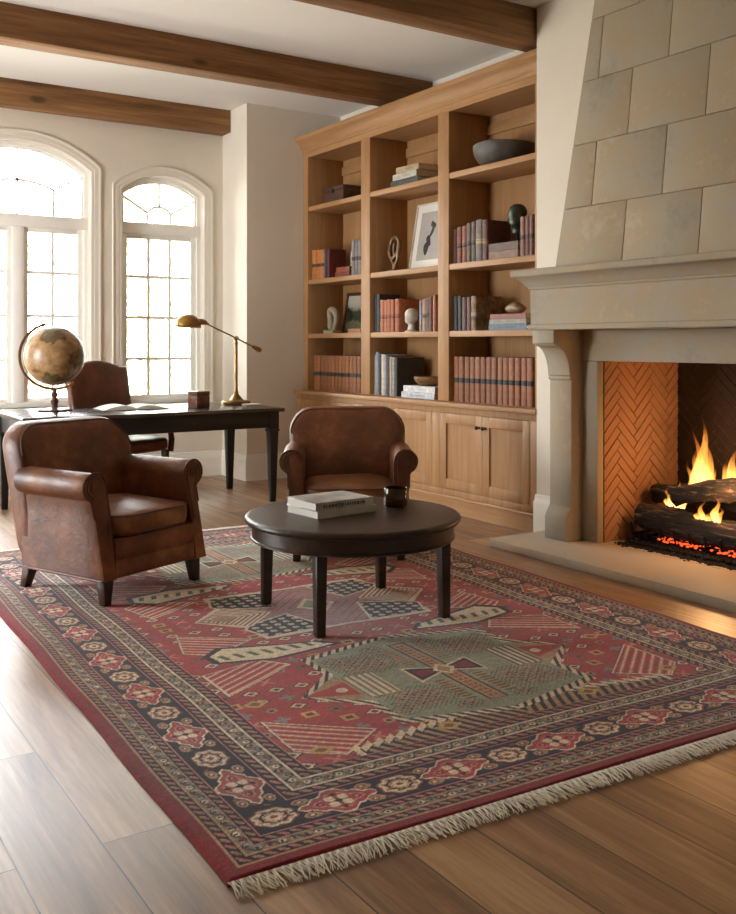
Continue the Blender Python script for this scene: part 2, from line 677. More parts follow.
# openings of the window wall: x0, x1, sill, spring, top
WIN = [(2.883, 3.678, 0.70, 2.655, 2.80), (1.398, 2.602, 0.70, 2.775, 2.99), (0.322, 1.117, 0.70, 2.655, 2.80)]
wb = MB()
FY = lambda p, a: (p[0], a, p[1])
y0, y1 = YB, YB + 0.2
edges = sorted(WIN)
xprev = XL - 0.2
for (xa, xb, sl, sp_, tp) in edges:
    wb.prism([(xprev, 0), (xa, 0), (xa, ZC), (xprev, ZC)], FY, y0, y1)
    wb.prism([(xa, 0), (xb, 0), (xb, sl), (xa, sl)], FY, y0, y1)
    arc = arch_pts(xa, xb, sp_, tp)
    for (p, q) in zip(arc, arc[1:]):
        wb.prism([p, q, (q[0], ZC), (p[0], ZC)], FY, y0, y1)
    xprev = xb
wb.prism([(xprev, 0), (XR + 0.2, 0), (XR + 0.2, ZC), (xprev, ZC)], FY, y0, y1)
bmesh.ops.remove_doubles(wb.bm, verts=wb.bm.verts[:], dist=1e-5)
struct('wall_back', wb, M_wall, 'cream plaster wall holding the arched windows')

w = MB()
w.box(3.87, XR + 0.2, 7.938, YB, 0, ZC)
struct('wall_pier', w, M_wall, 'cream wall pier between the windows and the bookcase')
w = MB()
w.box(XR, XR + 0.2, 4.66, 7.938, 0, ZC)
w.box(XR, XR + 0.2, YF, 1.9, 0, ZC)
struct('wall_right', w, M_wall, 'cream wall behind the bookcase')
BX = 4.36
w = MB()
w.box(BX, XR + 0.2, 4.10, 4.65, 0, ZC)
w.box(BX, XR + 0.2, 1.90, 2.46, 0, ZC)
w.box(BX, XR + 0.2, 2.46, 4.10, 1.20, ZC)
struct('wall_chimney', w, M_wall, 'white chimney breast wall behind the stone fireplace')
w = MB()
w.box(XL - 0.2, XR + 0.4, YF - 0.2, YF, 0, ZC)
struct('wall_front', w, M_wall)
# left wall with a window opening out of view, placed and sized for daylight
w = MB()
ops = [(6.0, 7.4)]
yp = YF
for a, b_ in ops:
    w.box(XL - 0.2, XL, yp, a, 0, ZC)
    w.box(XL - 0.2, XL, a, b_, 0, 0.05)
    w.box(XL - 0.2, XL, a, b_, 2.2, ZC)
    yp = b_
w.box(XL - 0.2, XL, yp, YB, 0, ZC)
struct('wall_left', w, M_wall)

# ceiling beams
bb = MB()
bb.box(-1.6, 4.87, 6.45, 6.64, 3.225, 3.46, 0.008)
struct('ceiling_beam', bb, M_beam, 'long oak ceiling beam ending above the bookcase')
bb = MB()
bb.box(-1.6, 3.87, 8.275, 8.46, 3.24, 3.46, 0.008)
struct('ceiling_beam', bb, M_beam, 'oak ceiling beam running along the window wall')
bb = MB()
bb.box(-1.6, 4.87, 4.665, 4.86, 3.225, 3.46, 0.008)
struct('ceiling_beam', bb, M_beam, 'dark oak ceiling beam meeting the chimney breast, top right')

# baseboards: profile (offset into the room, height)
BASE = [(0, 0), (0.022, 0), (0.022, 0.15), (0.018, 0.155), (0.018, 0.195), (0.010, 0.21), (0.008, 0.232), (0, 0.236)]
m_ = MB()
m_.molding(BASE, [(3.87, YB), (XL, YB)])
struct('baseboard_back', m_, M_trim)
m_ = MB()
m_.molding(BASE, [(4.34, 7.938), (3.87, 7.938), (3.87, YB)][::1])
struct('baseboard_pier', m_, M_trim)
BASE2 = [(0, 0), (0.026, 0), (0.026, 0.22), (0.016, 0.235), (0.012, 0.262), (0, 0.27)]
m_ = MB()
m_.molding(BASE2, [(BX, 4.395), (BX, 4.655)])
struct('baseboard_chimney', m_, M_trim)
m_ = MB()
m_.molding(BASE, [(XL, YB), (XL, YF)])
struct('baseboard_left', m_, M_trim)


def casing(xa, xb, sl, sp_, tp, name):
    """moulded architrave swept round the arched opening on the room side"""
    prof = [(0.0, 0.0), (0.0, 0.006), (0.008, 0.007), (0.028, 0.007), (0.031, 0.010), (0.066, 0.010), (0.071, 0.014), (0.086, 0.015), (0.090, 0.0)]
    rings = []
    for t in range(-1, 22):
        pass
    paths = []
    for off, pr_ in prof:
        arc = arch_pts(xa, xb, sp_, tp, off)
        pts = [(xa - off, sl)] + arc + [(xb + off, sl)]
        paths.append([(x, YB - pr_, z) for x, z in pts])
    mb = MB()
    rings = [[paths[k][i] for k in range(len(prof))] for i in range(len(paths[0]))]
    mb.rings(rings, closed=True)
    return mb


def ring2(path_o, path_i, ya, yb_):
    """solid strip between two open paths of equal length, in XZ, thick from ya to yb_"""
    rings = []
    for (o, i) in zip(path_o, path_i):
        rings.append([(o[0], ya, o[1]), (i[0], ya, i[1]), (i[0], yb_, i[1]), (o[0], yb_, o[1])])
    mb = MB()
    mb.rings(rings, closed=True)
    return mb


YG = 8.60


def bar(mb, p, q, wd, ya=YG - 0.018, yb_=YG + 0.018):
    """glazing bar between two XZ points"""
    d = Vector((q[0] - p[0], q[1] - p[1]))
    n = Vector((-d.y, d.x)).normalized() * (wd / 2)
    mb.prism([(p[0] + n.x, p[1] + n.y), (q[0] + n.x, q[1] + n.y), (q[0] - n.x, q[1] - n.y), (p[0] - n.x, p[1] - n.y)], FY, ya, yb_)


def window(idx, xa, xb, sl, sp_, tp, wide, label):
    root = thing('window_%d' % idx, label, 'window', ((xa + xb) / 2, YB, sl))
    root['kind'] = 'structure'
    obj('casing', casing(xa, xb, sl - 0.02, sp_, tp, ''), M_casing, root, world=True)
    # frame ring
    def path(off):
        return [(xa - off, sl)] + arch_pts(xa, xb, sp_, tp, off) + [(xb + off, sl)]
    fr = ring2(path(0.0), path(-0.036), YG - 0.055, YG + 0.05)
    fr2 = ring2(path(-0.03), path(-0.054), YG - 0.03, YG + 0.03)
    me = bpy.data.meshes.new('t')
    fr2.bm.to_mesh(me)
    fr.bm.from_mesh(me)
    bpy.data.meshes.remove(me)
    fr.box(xa + 0.001, xb - 0.001, YG - 0.06, YG + 0.0525, 2.265, 2.37, 0.006)
    fr.box(xa + 0.001, xb - 0.001, YG - 0.0575, YG + 0.0515, sl + 0.0005, sl + 0.045, 0.004)
    if wide:
        xm = (xa + xb) / 2
        fr.box(xm - 0.048, xm + 0.048, YG - 0.054, YG + 0.049, sl + 0.046, 2.264, 0.006)
    obj('frame', fr, M_winframe, root, world=True)
    st = MB()
    st.box(xa - 0.11, xb + 0.11, YB - 0.06, YB + 0.14, sl - 0.035, sl, 0.006)
    obj('sill', st, M_trim, root, world=True)
    # sashes
    if wide:
        sashes = [(xa + 0.045, xm - 0.048, 2), (xm + 0.048, xb - 0.045, 2)]
    else:
        sashes = [(xa + 0.045, xb - 0.045, 3)]
    z0_, z1_ = sl + 0.045, 2.265
    for (a, b_, nc) in sashes:
        s = MB()
        sw = 0.042
        s.box(a, a + sw, YG - 0.028, YG + 0.028, z0_, z1_, 0.004)
        s.box(b_ - sw, b_, YG - 0.028, YG + 0.028, z0_, z1_, 0.004)
        s.box(a + sw, b_ - sw, YG - 0.028, YG + 0.028, z1_ - sw, z1_, 0.004)
        s.box(a + sw, b_ - sw, YG - 0.028, YG + 0.028, z0_, z0_ + 0.035, 0.004)
        so = obj('sash', s, M_winframe, root, world=True)
        mu = MB()
        for k in range(1, nc):
            x = a + sw + (b_ - a - 2 * sw) * k / nc
            mu.box(x - 0.013, x + 0.013, YG - 0.018, YG + 0.018, z0_, z1_ - 0.03)
        for zz in (1.873, 1.495, 1.113):
            mu.box(a + sw, b_ - sw, YG - 0.016, YG + 0.016, zz - 0.013, zz + 0.013)
        obj('muntin', mu, M_winframe, so, world=True)
        pa = MB()
        pa.box(a + sw * 0.5, b_ - sw * 0.5, YG - 0.003, YG + 0.003, z0_ + 0.01, z1_ - 0.01)
        obj('pane', pa, M_pane, so, world=True)
    # fanlight
    fl = MB()
    xm = (xa + xb) / 2
    inn = arch_pts(xa, xb, sp_, tp, -0.06)
    if wide:
        hw, ztop, zsp = 0.31, 2.672, 2.605
        arc = arch_pts(xm - hw, xm + hw, zsp, ztop, 0, 14)
        for p, q in zip(arc, arc[1:]):
            bar(fl, p, q, 0.018)
        bar(fl, (xm, 2.36), (xm, tp - 0.05), 0.018)
        for sgn in (-1, 1):
            bar(fl, (xm + sgn * hw, 2.36), (xm + sgn * hw, zsp), 0.018)
            bar(fl, (xm + sgn * hw, zsp), (xm + sgn * 0.55, 2.735), 0.018)
    else:
        hw, ztop, zsp = 0.115, 2.53, 2.47
        arc = arch_pts(xm - hw, xm + hw, zsp, ztop, 0, 12)
        for p, q in zip(arc, arc[1:]):
            bar(fl, p, q, 0.018)
        bar(fl, (xm, ztop), (xm, tp - 0.05), 0.018)
        for sgn in (-1, 1):
            bar(fl, (xm + sgn * hw, 2.36), (xm + sgn * hw, zsp), 0.018)
            bar(fl, (xm + sgn * hw, zsp), (xm + sgn * 0.35, 2.61), 0.018)
    fo = obj('fanlight', fl, M_winframe, root, world=True)
    pa = MB()
    pl = [(xa + 0.05, 2.33)] + arch_pts(xa, xb, sp_, tp, -0.05) + [(xb - 0.05, 2.33)]
    pa.prism(pl, FY, YG - 0.003, YG + 0.003)
    obj('pane', pa, M_pane, fo, world=True)
    return root


window(1, *WIN[0], False, 'narrow arched white window beside the wall pier')
window(2, *WIN[1], True, 'wide arched white double window behind the globe')
window(3, *WIN[2], False, 'narrow arched white window, unseen at far left, added for its daylight')  # mirrors the narrow window; out of view, added to let in daylight


# ------------------------------------------------------------------ outdoors
def leaf_mat(name, c):
    m, nt, b = new_mat(name)
    tc = nd(nt, 'ShaderNodeTexCoord')
    n = nd(nt, 'ShaderNodeTexNoise', Scale=1.3, Detail=3.0)
    nt.links.new(tc.outputs['Object'], n.inputs['Vector'])
    r = ramp(nt, n.outputs['Fac'], [(0.35, tuple(v * 0.82 for v in c)), (0.65, c)])
    nt.links.new(r.outputs[0], b.inputs['Base Color'])
    b.inputs['Roughness'].default_value = 0.6
    return m


M_bark = plain('bark', (130, 112, 92), 0.9, noise=0.2)
g = MB()
g.box(-30, 40, 8.7, 60, -0.5, -0.4)
go = struct('ground', g, plain('pale_gravel', (176, 172, 160), 0.9, noise=0.08, nscale=2))


def tree(x, y, h, r, c, label):
    root = thing('garden_tree', label, 'tree', (x, y, -0.4), group='trees outside the windows')
    t = MB()
    t.tube([(0, 0, 0), (0.05, 0.02, h * 0.3), (-0.03, 0.05, h * 0.6), (0, 0, h * 0.85)], [0.13, 0.1, 0.07, 0.03], 8)
    rnd = random.Random(int(x * 100))
    for k in range(9):
        z = h * (0.3 + 0.055 * k)
        a = rnd.uniform(0, 2 * PI)
        t.tube([(0, 0, z), (r * 0.5 * math.cos(a), r * 0.5 * math.sin(a), z + 0.35), (r * 0.85 * math.cos(a), r * 0.85 * math.sin(a), z + 0.8)], [0.04, 0.025, 0.01], 6)
    obj('trunk', t, M_bark, root)
    n = 2600
    vs, fs = [], []
    blobs = [(rnd.uniform(-0.7, 0.7) * r, rnd.uniform(-0.7, 0.7) * r, h * rnd.uniform(0.22, 1.0), rnd.uniform(0.25, 0.5) * r) for _ in range(26)]
    for i in range(n):
        bx, by, bz, br_ = blobs[rnd.randrange(len(blobs))]
        d = Vector((rnd.gauss(0, 1), rnd.gauss(0, 1), rnd.gauss(0, 1))).normalized() * br_ * rnd.uniform(0.5, 1.05)
        p = Vector((bx, by, bz)) + d
        e = Euler((rnd.uniform(0, 6), rnd.uniform(0, 6), rnd.uniform(0, 6))).to_matrix()
        s = rnd.uniform(0.05, 0.09)
        k = len(vs)
        for q in ((-s * 0.5, 0, 0), (0, -s, 0.01), (s * 0.5, 0, 0), (0, s, 0.01)):
            vs.append(p + e @ Vector(q))
        fs.append((k, k + 1, k + 2, k + 3))
    me = bpy.data.meshes.new('foliage')
    me.from_pydata(vs, [], fs)
    me.materials.append(leaf_mat('leaves', c))
    o = bpy.data.objects.new('foliage', me)
    COL.objects.link(o)
    o.parent = root


tree(4.9, 12.9, 4.0, 1.15, (192, 196, 140), 'pale sunlit tree seen through the narrow window')
tree(3.4, 16.2, 3.4, 1.2, (202, 194, 146), 'yellow sunlit tree seen through the right of the wide window')
tree(7.4, 17.2, 4.6, 1.5, (190, 196, 142), 'tall pale tree far behind the narrow window')
tree(1.2, 14.0, 3.2, 1.0, (204, 198, 150), 'low pale tree seen through the left of the wide window')


# ------------------------------------------------------------------ fireplace
fp = thing('fireplace', 'grey limestone fireplace with tapering block hood, corbelled mantel and brick firebox', 'fireplace', (BX, 3.28, 0))
FL, FR = 4.40, 2.16          # far and near ends of the mantel
OL, OR = 4.08, 2.48          # firebox opening
# hearth slab
h = MB()
h.box(3.868, BX + 0.02, 2.0, 4.555, 0.0, 0.05, 0.006)
obj('hearth', h, M_hearth, fp, world=True)
fl_ = MB()
fl_.box(BX + 0.021, 5.06, OR - 0.02, OL + 0.02, 0.0, 0.05)
obj('firebox_floor', fl_, M_hearth, fp, world=True)
# stone surround
s = MB()
s.box(4.32, 4.372, OL, 4.205, 0.05, 1.145, 0.004)
s.box(4.32, 4.372, 2.355, OR, 0.05, 1.145, 0.004)
s.box(4.32, 4.372, 2.355, 4.205, 1.147, 1.335, 0.004)
obj('surround', s, M_stone, fp, world=True)
# pilasters with corbels: profile in (X, z) extruded along Y
cor = [(4.358, 0.05), (4.185, 0.05), (4.185, 0.185), (4.190, 0.195), (4.200, 0.215), (4.222, 0.245), (4.228, 0.262), (4.228, 1.028),
       (4.215, 1.032), (4.213, 1.045), (4.222, 1.052)]
for i in range(0, 11):
    t = PI / 2 * (10 - i) / 10
    cor.append((4.100 + 0.112 * math.sin(t), 1.240 - 0.182 * (1 - math.cos(t))))
cor += [(4.094, 1.250), (4.080, 1.254), (4.080, 1.335), (4.358, 1.335)]
FXZ = lambda p, a: (p[0], a, p[1])
for (ya, yb_) in ((4.205, 4.392), (2.168, 2.355)):
    p = MB()
    p.prism(cor, FXZ, ya, yb_, 0.004)
    o = obj('pilaster', p, M_stone, fp, world=True)
# mantel
mp_ = MB()
prof = [(0.0, 1.335), (0.010, 1.337), (0.014, 1.350), (0.010, 1.366), (0.0, 1.372), (0.0, 1.582), (0.010, 1.584), (0.012, 1.597),
        (0.020, 1.602), (0.030, 1.618), (0.048, 1.640), (0.074, 1.658), (0.084, 1.662), (0.088, 1.668), (0.088, 1.698), (0.082, 1.703), (-0.05, 1.703), (-0.05, 1.335)]
mp_.molding(prof, [(BX, FR), (4.075, FR), (4.075, FL), (BX, FL)])
mp_.box(4.11, BX, FR + 0.03, FL - 0.03, 1.34, 1.70)
obj('mantel', mp_, M_stone, fp, world=True)
# hood : backing frustum and coursed blocks on its leaning faces
HZ0, HZ1 = 1.70, 3.45
hx = lambda z: 4.13 + (4.335 - 4.13) * (z - HZ0) / (HZ1 - HZ0)
hyl = lambda z: 4.245 + (4.095 - 4.245) * (z - HZ0) / (HZ1 - HZ0)
hyr = lambda z: 6.56 - hyl(z)
hb = MB()
G = 0.012
hb.rings([[(hx(z) + G, hyl(z) - G, z), (BX, hyl(z) - G, z), (BX, hyr(z) + G, z), (hx(z) + G, hyr(z) + G, z)] for z in (HZ0, HZ1)])
ho = obj('hood', hb, M_mortar, fp, world=True)
rows = [1.70, 2.062, 2.445, 2.829, 3.205, 3.45]
J = [[3.722, 3.212, 2.76], [3.989, 3.476, 2.98, 2.60], [3.757, 3.231, 2.76], [4.02, 3.506, 3.02, 2.64], [3.752, 3.26, 2.80]]
bl = MB()
gp = 0.0022
for r_ in range(5):
    z0_, z1_ = rows[r_] + gp, rows[r_ + 1] - gp
    js = J[r_]
    lefts = [None] + js
    rights = js + [None]
    for a, b_ in zip(lefts, rights):
        def yy(v, z, l):
            return (hyl(z) if l else hyr(z)) if v is None else v
        q = []
        for z in (z0_, z1_):
            ya = (hyl(z) if a is None else a - gp)
            yb2 = (hyr(z) if b_ is None else b_ + gp)
            q.append((ya, yb2, z))
        b = bmesh.new()
        f0 = [b.verts.new((hx(z) + dx, y, z)) for (dx, sel) in ((0, 0), (0.03, 0)) for (y, z) in ((q[0][0], q[0][2]), (q[0][1], q[0][2]), (q[1][1], q[1][2]), (q[1][0], q[1][2]))]
        b.faces.new(f0[:4])
        b.faces.new(f0[4:])
        for i in range(4):
            j = (i + 1) % 4
            b.faces.new([f0[i], f0[j], f0[4 + j], f0[4 + i]])
        bmesh.ops.recalc_face_normals(b, faces=b.faces[:])
        es = [e for e in b.edges if all(v in f0[:4] for v in e.verts)]
        bmesh.ops.bevel(b, geom=es, offset=0.003, segments=2, affect='EDGES', profile=0.5)
        bl.merge(b)
    # side returns
    for sgn in (0, 1):
        z_ = (z0_, z1_)
        yo = [(hyl(z) if sgn == 0 else hyr(z)) for z in z_]
        d = -0.02 if sgn == 0 else 0.02
        pts = [(hx(z_[0]) + 0.001, yo[0], z_[0]), (BX, yo[0], z_[0]), (BX, yo[1], z_[1]), (hx(z_[1]) + 0.001, yo[1], z_[1])]
        bl.rings([pts, [(x, y + d, z) for x, y, z in pts]])
obj('block_facing', bl, M_stone, ho, world=True)

# firebox: brick lining laid in herringbone
FBX, FZ = 5.05, 1.30


def herringbone(U, Vv, to3, wd=0.052, n=4, gap=0.005, th=0.012):
    """bricks clipped to the rectangle 0..U, 0..Vv; to3(u, v, h) -> point"""
    b = bmesh.new()
    R = int((U + Vv) / wd) + 6
    c45 = math.sqrt(0.5)

    def tr(x, y):
        return (c45 * (x - y), c45 * (x + y))
    for x in range(-R, R):
        for y in range(-R, R):
            d = (x - y) % (2 * n)
            if d == 0:
                rc = (x, y, x + n, y + 1)
            elif d == 2 * n - 1:
                rc = (x, y, x + 1, y + n)
            else:
                continue
            cs = [(rc[0] * wd + gap / 2, rc[1] * wd + gap / 2), (rc[2] * wd - gap / 2, rc[1] * wd + gap / 2),
                  (rc[2] * wd - gap / 2, rc[3] * wd - gap / 2), (rc[0] * wd + gap / 2, rc[3] * wd - gap / 2)]
            cs = [tr(*q) for q in cs]
            if max(q[0] for q in cs) < 0 or min(q[0] for q in cs) > U or max(q[1] for q in cs) < 0 or min(q[1] for q in cs) > Vv:
                continue
            hh = th + random.uniform(-0.0025, 0.0025)
            v0 = [b.verts.new((p[0], p[1], 0)) for p in cs]
            e_ = 0.0025
            cx, cy = sum(p[0] for p in cs) / 4, sum(p[1] for p in cs) / 4
            v1 = [b.verts.new((p[0], p[1], hh - 0.003)) for p in cs]
            v2 = [b.verts.new((p[0] + (cx - p[0]) * 0.05, p[1] + (cy - p[1]) * 0.05, hh)) for p in cs]
            for A, B_ in ((v0, v1), (v1, v2)):
                for i in range(4):
                    j = (i + 1) % 4
                    b.faces.new([A[i], A[j], B_[j], B_[i]])
            b.faces.new(v2)
    for co, no in (((0, 0, 0), (-1, 0, 0)), ((U, 0, 0), (1, 0, 0)), ((0, 0, 0), (0, -1, 0)), ((0, Vv, 0), (0, 1, 0))):
        bmesh.ops.bisect_plane(b, geom=b.verts[:] + b.edges[:] + b.faces[:], plane_co=co, plane_no=no, clear_outer=True)
    for v in b.verts:
        v.co = to3(v.co.x, v.co.y, v.co.z)
    return b


for (yw, sg) in ((OL, -1), (OR, 1)):
    k = MB()
    ya, yb_ = (yw, yw + 0.02) if sg < 0 else (yw - 0.02, yw)
    k.box(4.3725, FBX + 0.02, ya + (0.0 if sg < 0 else 0), yb_, 0.05, FZ)
    o = obj('firebox_side', k, M_joint, fp, world=True)
    k = MB()
    k.merge(herringbone(FBX - 4.373, FZ - 0.05, lambda u, v, hh, yw=yw, sg=sg: Vector((4.373 + u, yw + sg * hh * 0.5, 0.05 + v))))
    obj('herringbone_brick', k, M_brick, o, world=True)
k = MB()
k.box(FBX, FBX + 0.02, OR - 0.02, OL + 0.02, 0.05, FZ)
o = obj('firebox_back', k, M_joint, fp, world=True)
k = MB()
k.merge(herringbone(OL - OR, FZ - 0.05, lambda u, v, hh: Vector((FBX - hh * 0.5, OR + u, 0.05 + v))))
obj('herringbone_brick', k, M_brick_soot, o, world=True)
k = MB()
k.box(4.3725, FBX + 0.02, OR - 0.02, OL + 0.02, FZ, FZ + 0.03)
obj('firebox_ceiling', k, M_brick_soot, fp, world=True)

# ------------------------------------------------------------------ fire
m, nt, b = new_mat('charred_bark')
tc = nd(nt, 'ShaderNodeTexCoord')
mp = nd(nt, 'ShaderNodeMapping')
mp.inputs['Scale'].default_value = (40, 3.5, 40)
nt.links.new(tc.outputs['Object'], mp.inputs[0])
n1 = nd(nt, 'ShaderNodeTexNoise', Scale=1.0, Detail=6.0, Roughness=0.65)
nt.links.new(mp.outputs[0], n1.inputs['Vector'])
r = ramp(nt, n1.outputs['Fac'], [(0.38, (14, 11, 10)), (0.54, (40, 32, 27)), (0.66, (118, 102, 86))])
nt.links.new(r.outputs[0], b.inputs['Base Color'])
b.inputs['Roughness'].default_value = 0.9
bump(nt, b, n1.outputs['Fac'], 0.8, 0.02)
M_log = m
M_logend = plain('cut_log_end', (128, 104, 78), 0.9, noise=0.2, nscale=25)
M_coal = plain('charcoal', (26, 23, 21), 0.95, noise=0.4, nscale=40)


def emit(name, c, s):
    m, nt, b = new_mat(name)
    b.inputs['Base Color'].default_value = (0, 0, 0, 1)
    b.inputs['Emission Color'].default_value = (*c, 1)
    b.inputs['Emission Strength'].default_value = s
    return m


M_ember = emit('glowing_ember', (1.0, 0.09, 0.018), 1.7)


def log(name, label, pts, radii, grp='logs on the fire'):
    mid = pts[0]
    root = thing(name, label, 'log', mid, 0, grp)
    P = [Vector(p) for p in pts]
    # subdivide and roughen
    path, rad = [], []
    for i in range(len(P) - 1):
        for k in range(6):
            t = k / 6
            path.append(P[i].lerp(P[i + 1], t))
            rad.append(radii[i] * (1 - t) + radii[i + 1] * t)
    path.append(P[-1])
    rad.append(radii[-1])
    mb = MB()
    mb.tube(path, rad, 14)
    rnd = random.Random(len(label))
    for v in mb.bm.verts:
        q = v.co * 1.0
        v.co += Vector((rnd.uniform(-1, 1), rnd.uniform(-1, 1), rnd.uniform(-1, 1))) * 0.008
        v.co.z += 0.010 * math.sin(q.y * 23 + q.x * 60)
        v.co.x += 0.008 * math.sin(q.y * 31 + q.z * 70)
    obj('bark', mb, M_log, root, world=True, sharp=60)
    for (q, nx, rr) in ((P[0], P[1], radii[0]), (P[-1], P[-2], radii[-1])):
        d = (q - nx).normalized()
        e = MB()
        e.cyl(q - d * 0.004, q + d * 0.004, rr * 0.86, rr * 0.84, 14)
        obj('cut_end', e, M_logend, root, world=True)
    return root


log('firewood_log', 'thick charred log lying across the front of the fire', [(4.60, 3.985, 0.205), (4.60, 3.55, 0.185), (4.58, 2.95, 0.190)], [0.075, 0.084, 0.078])
log('firewood_log', 'pale round-ended log behind the front log', [(4.74, 4.00, 0.335), (4.79, 3.6, 0.36), (4.80, 3.0, 0.30)], [0.055, 0.06, 0.06])
log('firewood_log', 'dark tilted log resting on top of the other logs', [(4.60, 3.745, 0.350), (4.66, 3.40, 0.43), (4.74, 2.9, 0.545)], [0.046, 0.062, 0.055])
# grate
gr = thing('fire_grate', 'black iron grate under the burning logs', 'grate', (4.66, 3.45, 0.05))
k = MB()
for yy_ in [3.98 - 0.105 * i for i in range(10)]:
    k.tube([(4.50, yy_, 0.175), (4.515, yy_, 0.105), (4.84, yy_, 0.105), (4.87, yy_, 0.2)], 0.009, 8)
k.cyl((4.55, 4.0, 0.10), (4.55, 3.0, 0.10), 0.011)
k.cyl((4.80, 4.0, 0.10), (4.80, 3.0, 0.10), 0.011)
obj('bars', k, M_iron, gr, world=True)
for (lx, ly) in ((4.55, 3.94), (4.55, 3.06), (4.80, 3.94), (4.80, 3.06)):
    k = MB()
    k.cyl((lx, ly, 0.05), (lx, ly, 0.10), 0.012)
    obj('leg', k, M_iron, gr, world=True)
# bed of cinders
rnd = random.Random(3)
k = MB()
nx, ny = 26, 60
grid = {}
x0_, x1_, y0_, y1_ = 4.44, 4.98, 2.6, 4.02
for i in range(nx + 1):
    for j in range(ny + 1):
        u, v = i / nx, j / ny
        e = min(1, 5 * min(u, 1 - u), 8 * min(v, 1 - v))
        wob = 0.02 * math.sin(j * 0.8) + 0.012 * math.sin(j * 2.1)
        x = x0_ + (x1_ - x0_) * u + (wob if i == 0 else 0)
        grid[i, j] = k.bm.verts.new((x, y0_ + (y1_ - y0_) * v, 0.051 + e * (0.022 + rnd.uniform(0, 0.016))))
for i in range(nx):
    for j in range(ny):
        k.bm.faces.new([grid[i, j], grid[i + 1, j], grid[i + 1, j + 1], grid[i, j + 1]])
for q in range(1500):
    y = rnd.uniform(2.62, 4.0)
    x = 4.43 + abs(rnd.gauss(0, 0.13)) - 0.01
    if rnd.random() < 0.1:
        x = 4.43 - abs(rnd.gauss(0, 0.02))
        if rnd.random() < .5:
            y = rnd.uniform(3.3, 4.03)
    s_ = rnd.uniform(0.005, 0.013)
    z = (0.052 if x < 4.45 else 0.082 if x > 4.53 else 0.07)
    M_ = Matrix.Translation((x, y, z)) @ Euler((rnd.uniform(0, 6), rnd.uniform(0, 6), 0)).to_matrix().to_4x4() @ Matrix.Diagonal((s_, s_ * rnd.uniform(.7, 1.3), s_ * .8, 1))
    bmesh.ops.create_icosphere(k.bm, subdivisions=1, radius=1.0, matrix=M_)
co = obj('cinder_bed', k, M_coal, None, sharp=20, kind='stuff')
tag(co, 'bed of dark cinders and ash spread under the grate', 'cinders')
# embers
k = MB()
for q in range(150):
    y = rnd.uniform(2.9, 3.80)
    x = rnd.uniform(4.48, 4.62)
    s_ = rnd.uniform(0.004, 0.010)
    M_ = Matrix.Translation((x, y, 0.100 + rnd.uniform(0, 0.014))) @ Matrix.Diagonal((s_, s_ * 1.4, s_ * .8, 1))
    bmesh.ops.create_icosphere(k.bm, subdivisions=1, radius=1.0, matrix=M_)
eo = obj('glowing_embers', k, M_ember, None, sharp=20, kind='stuff')
tag(eo, 'glowing red embers scattered under the front log', 'embers')


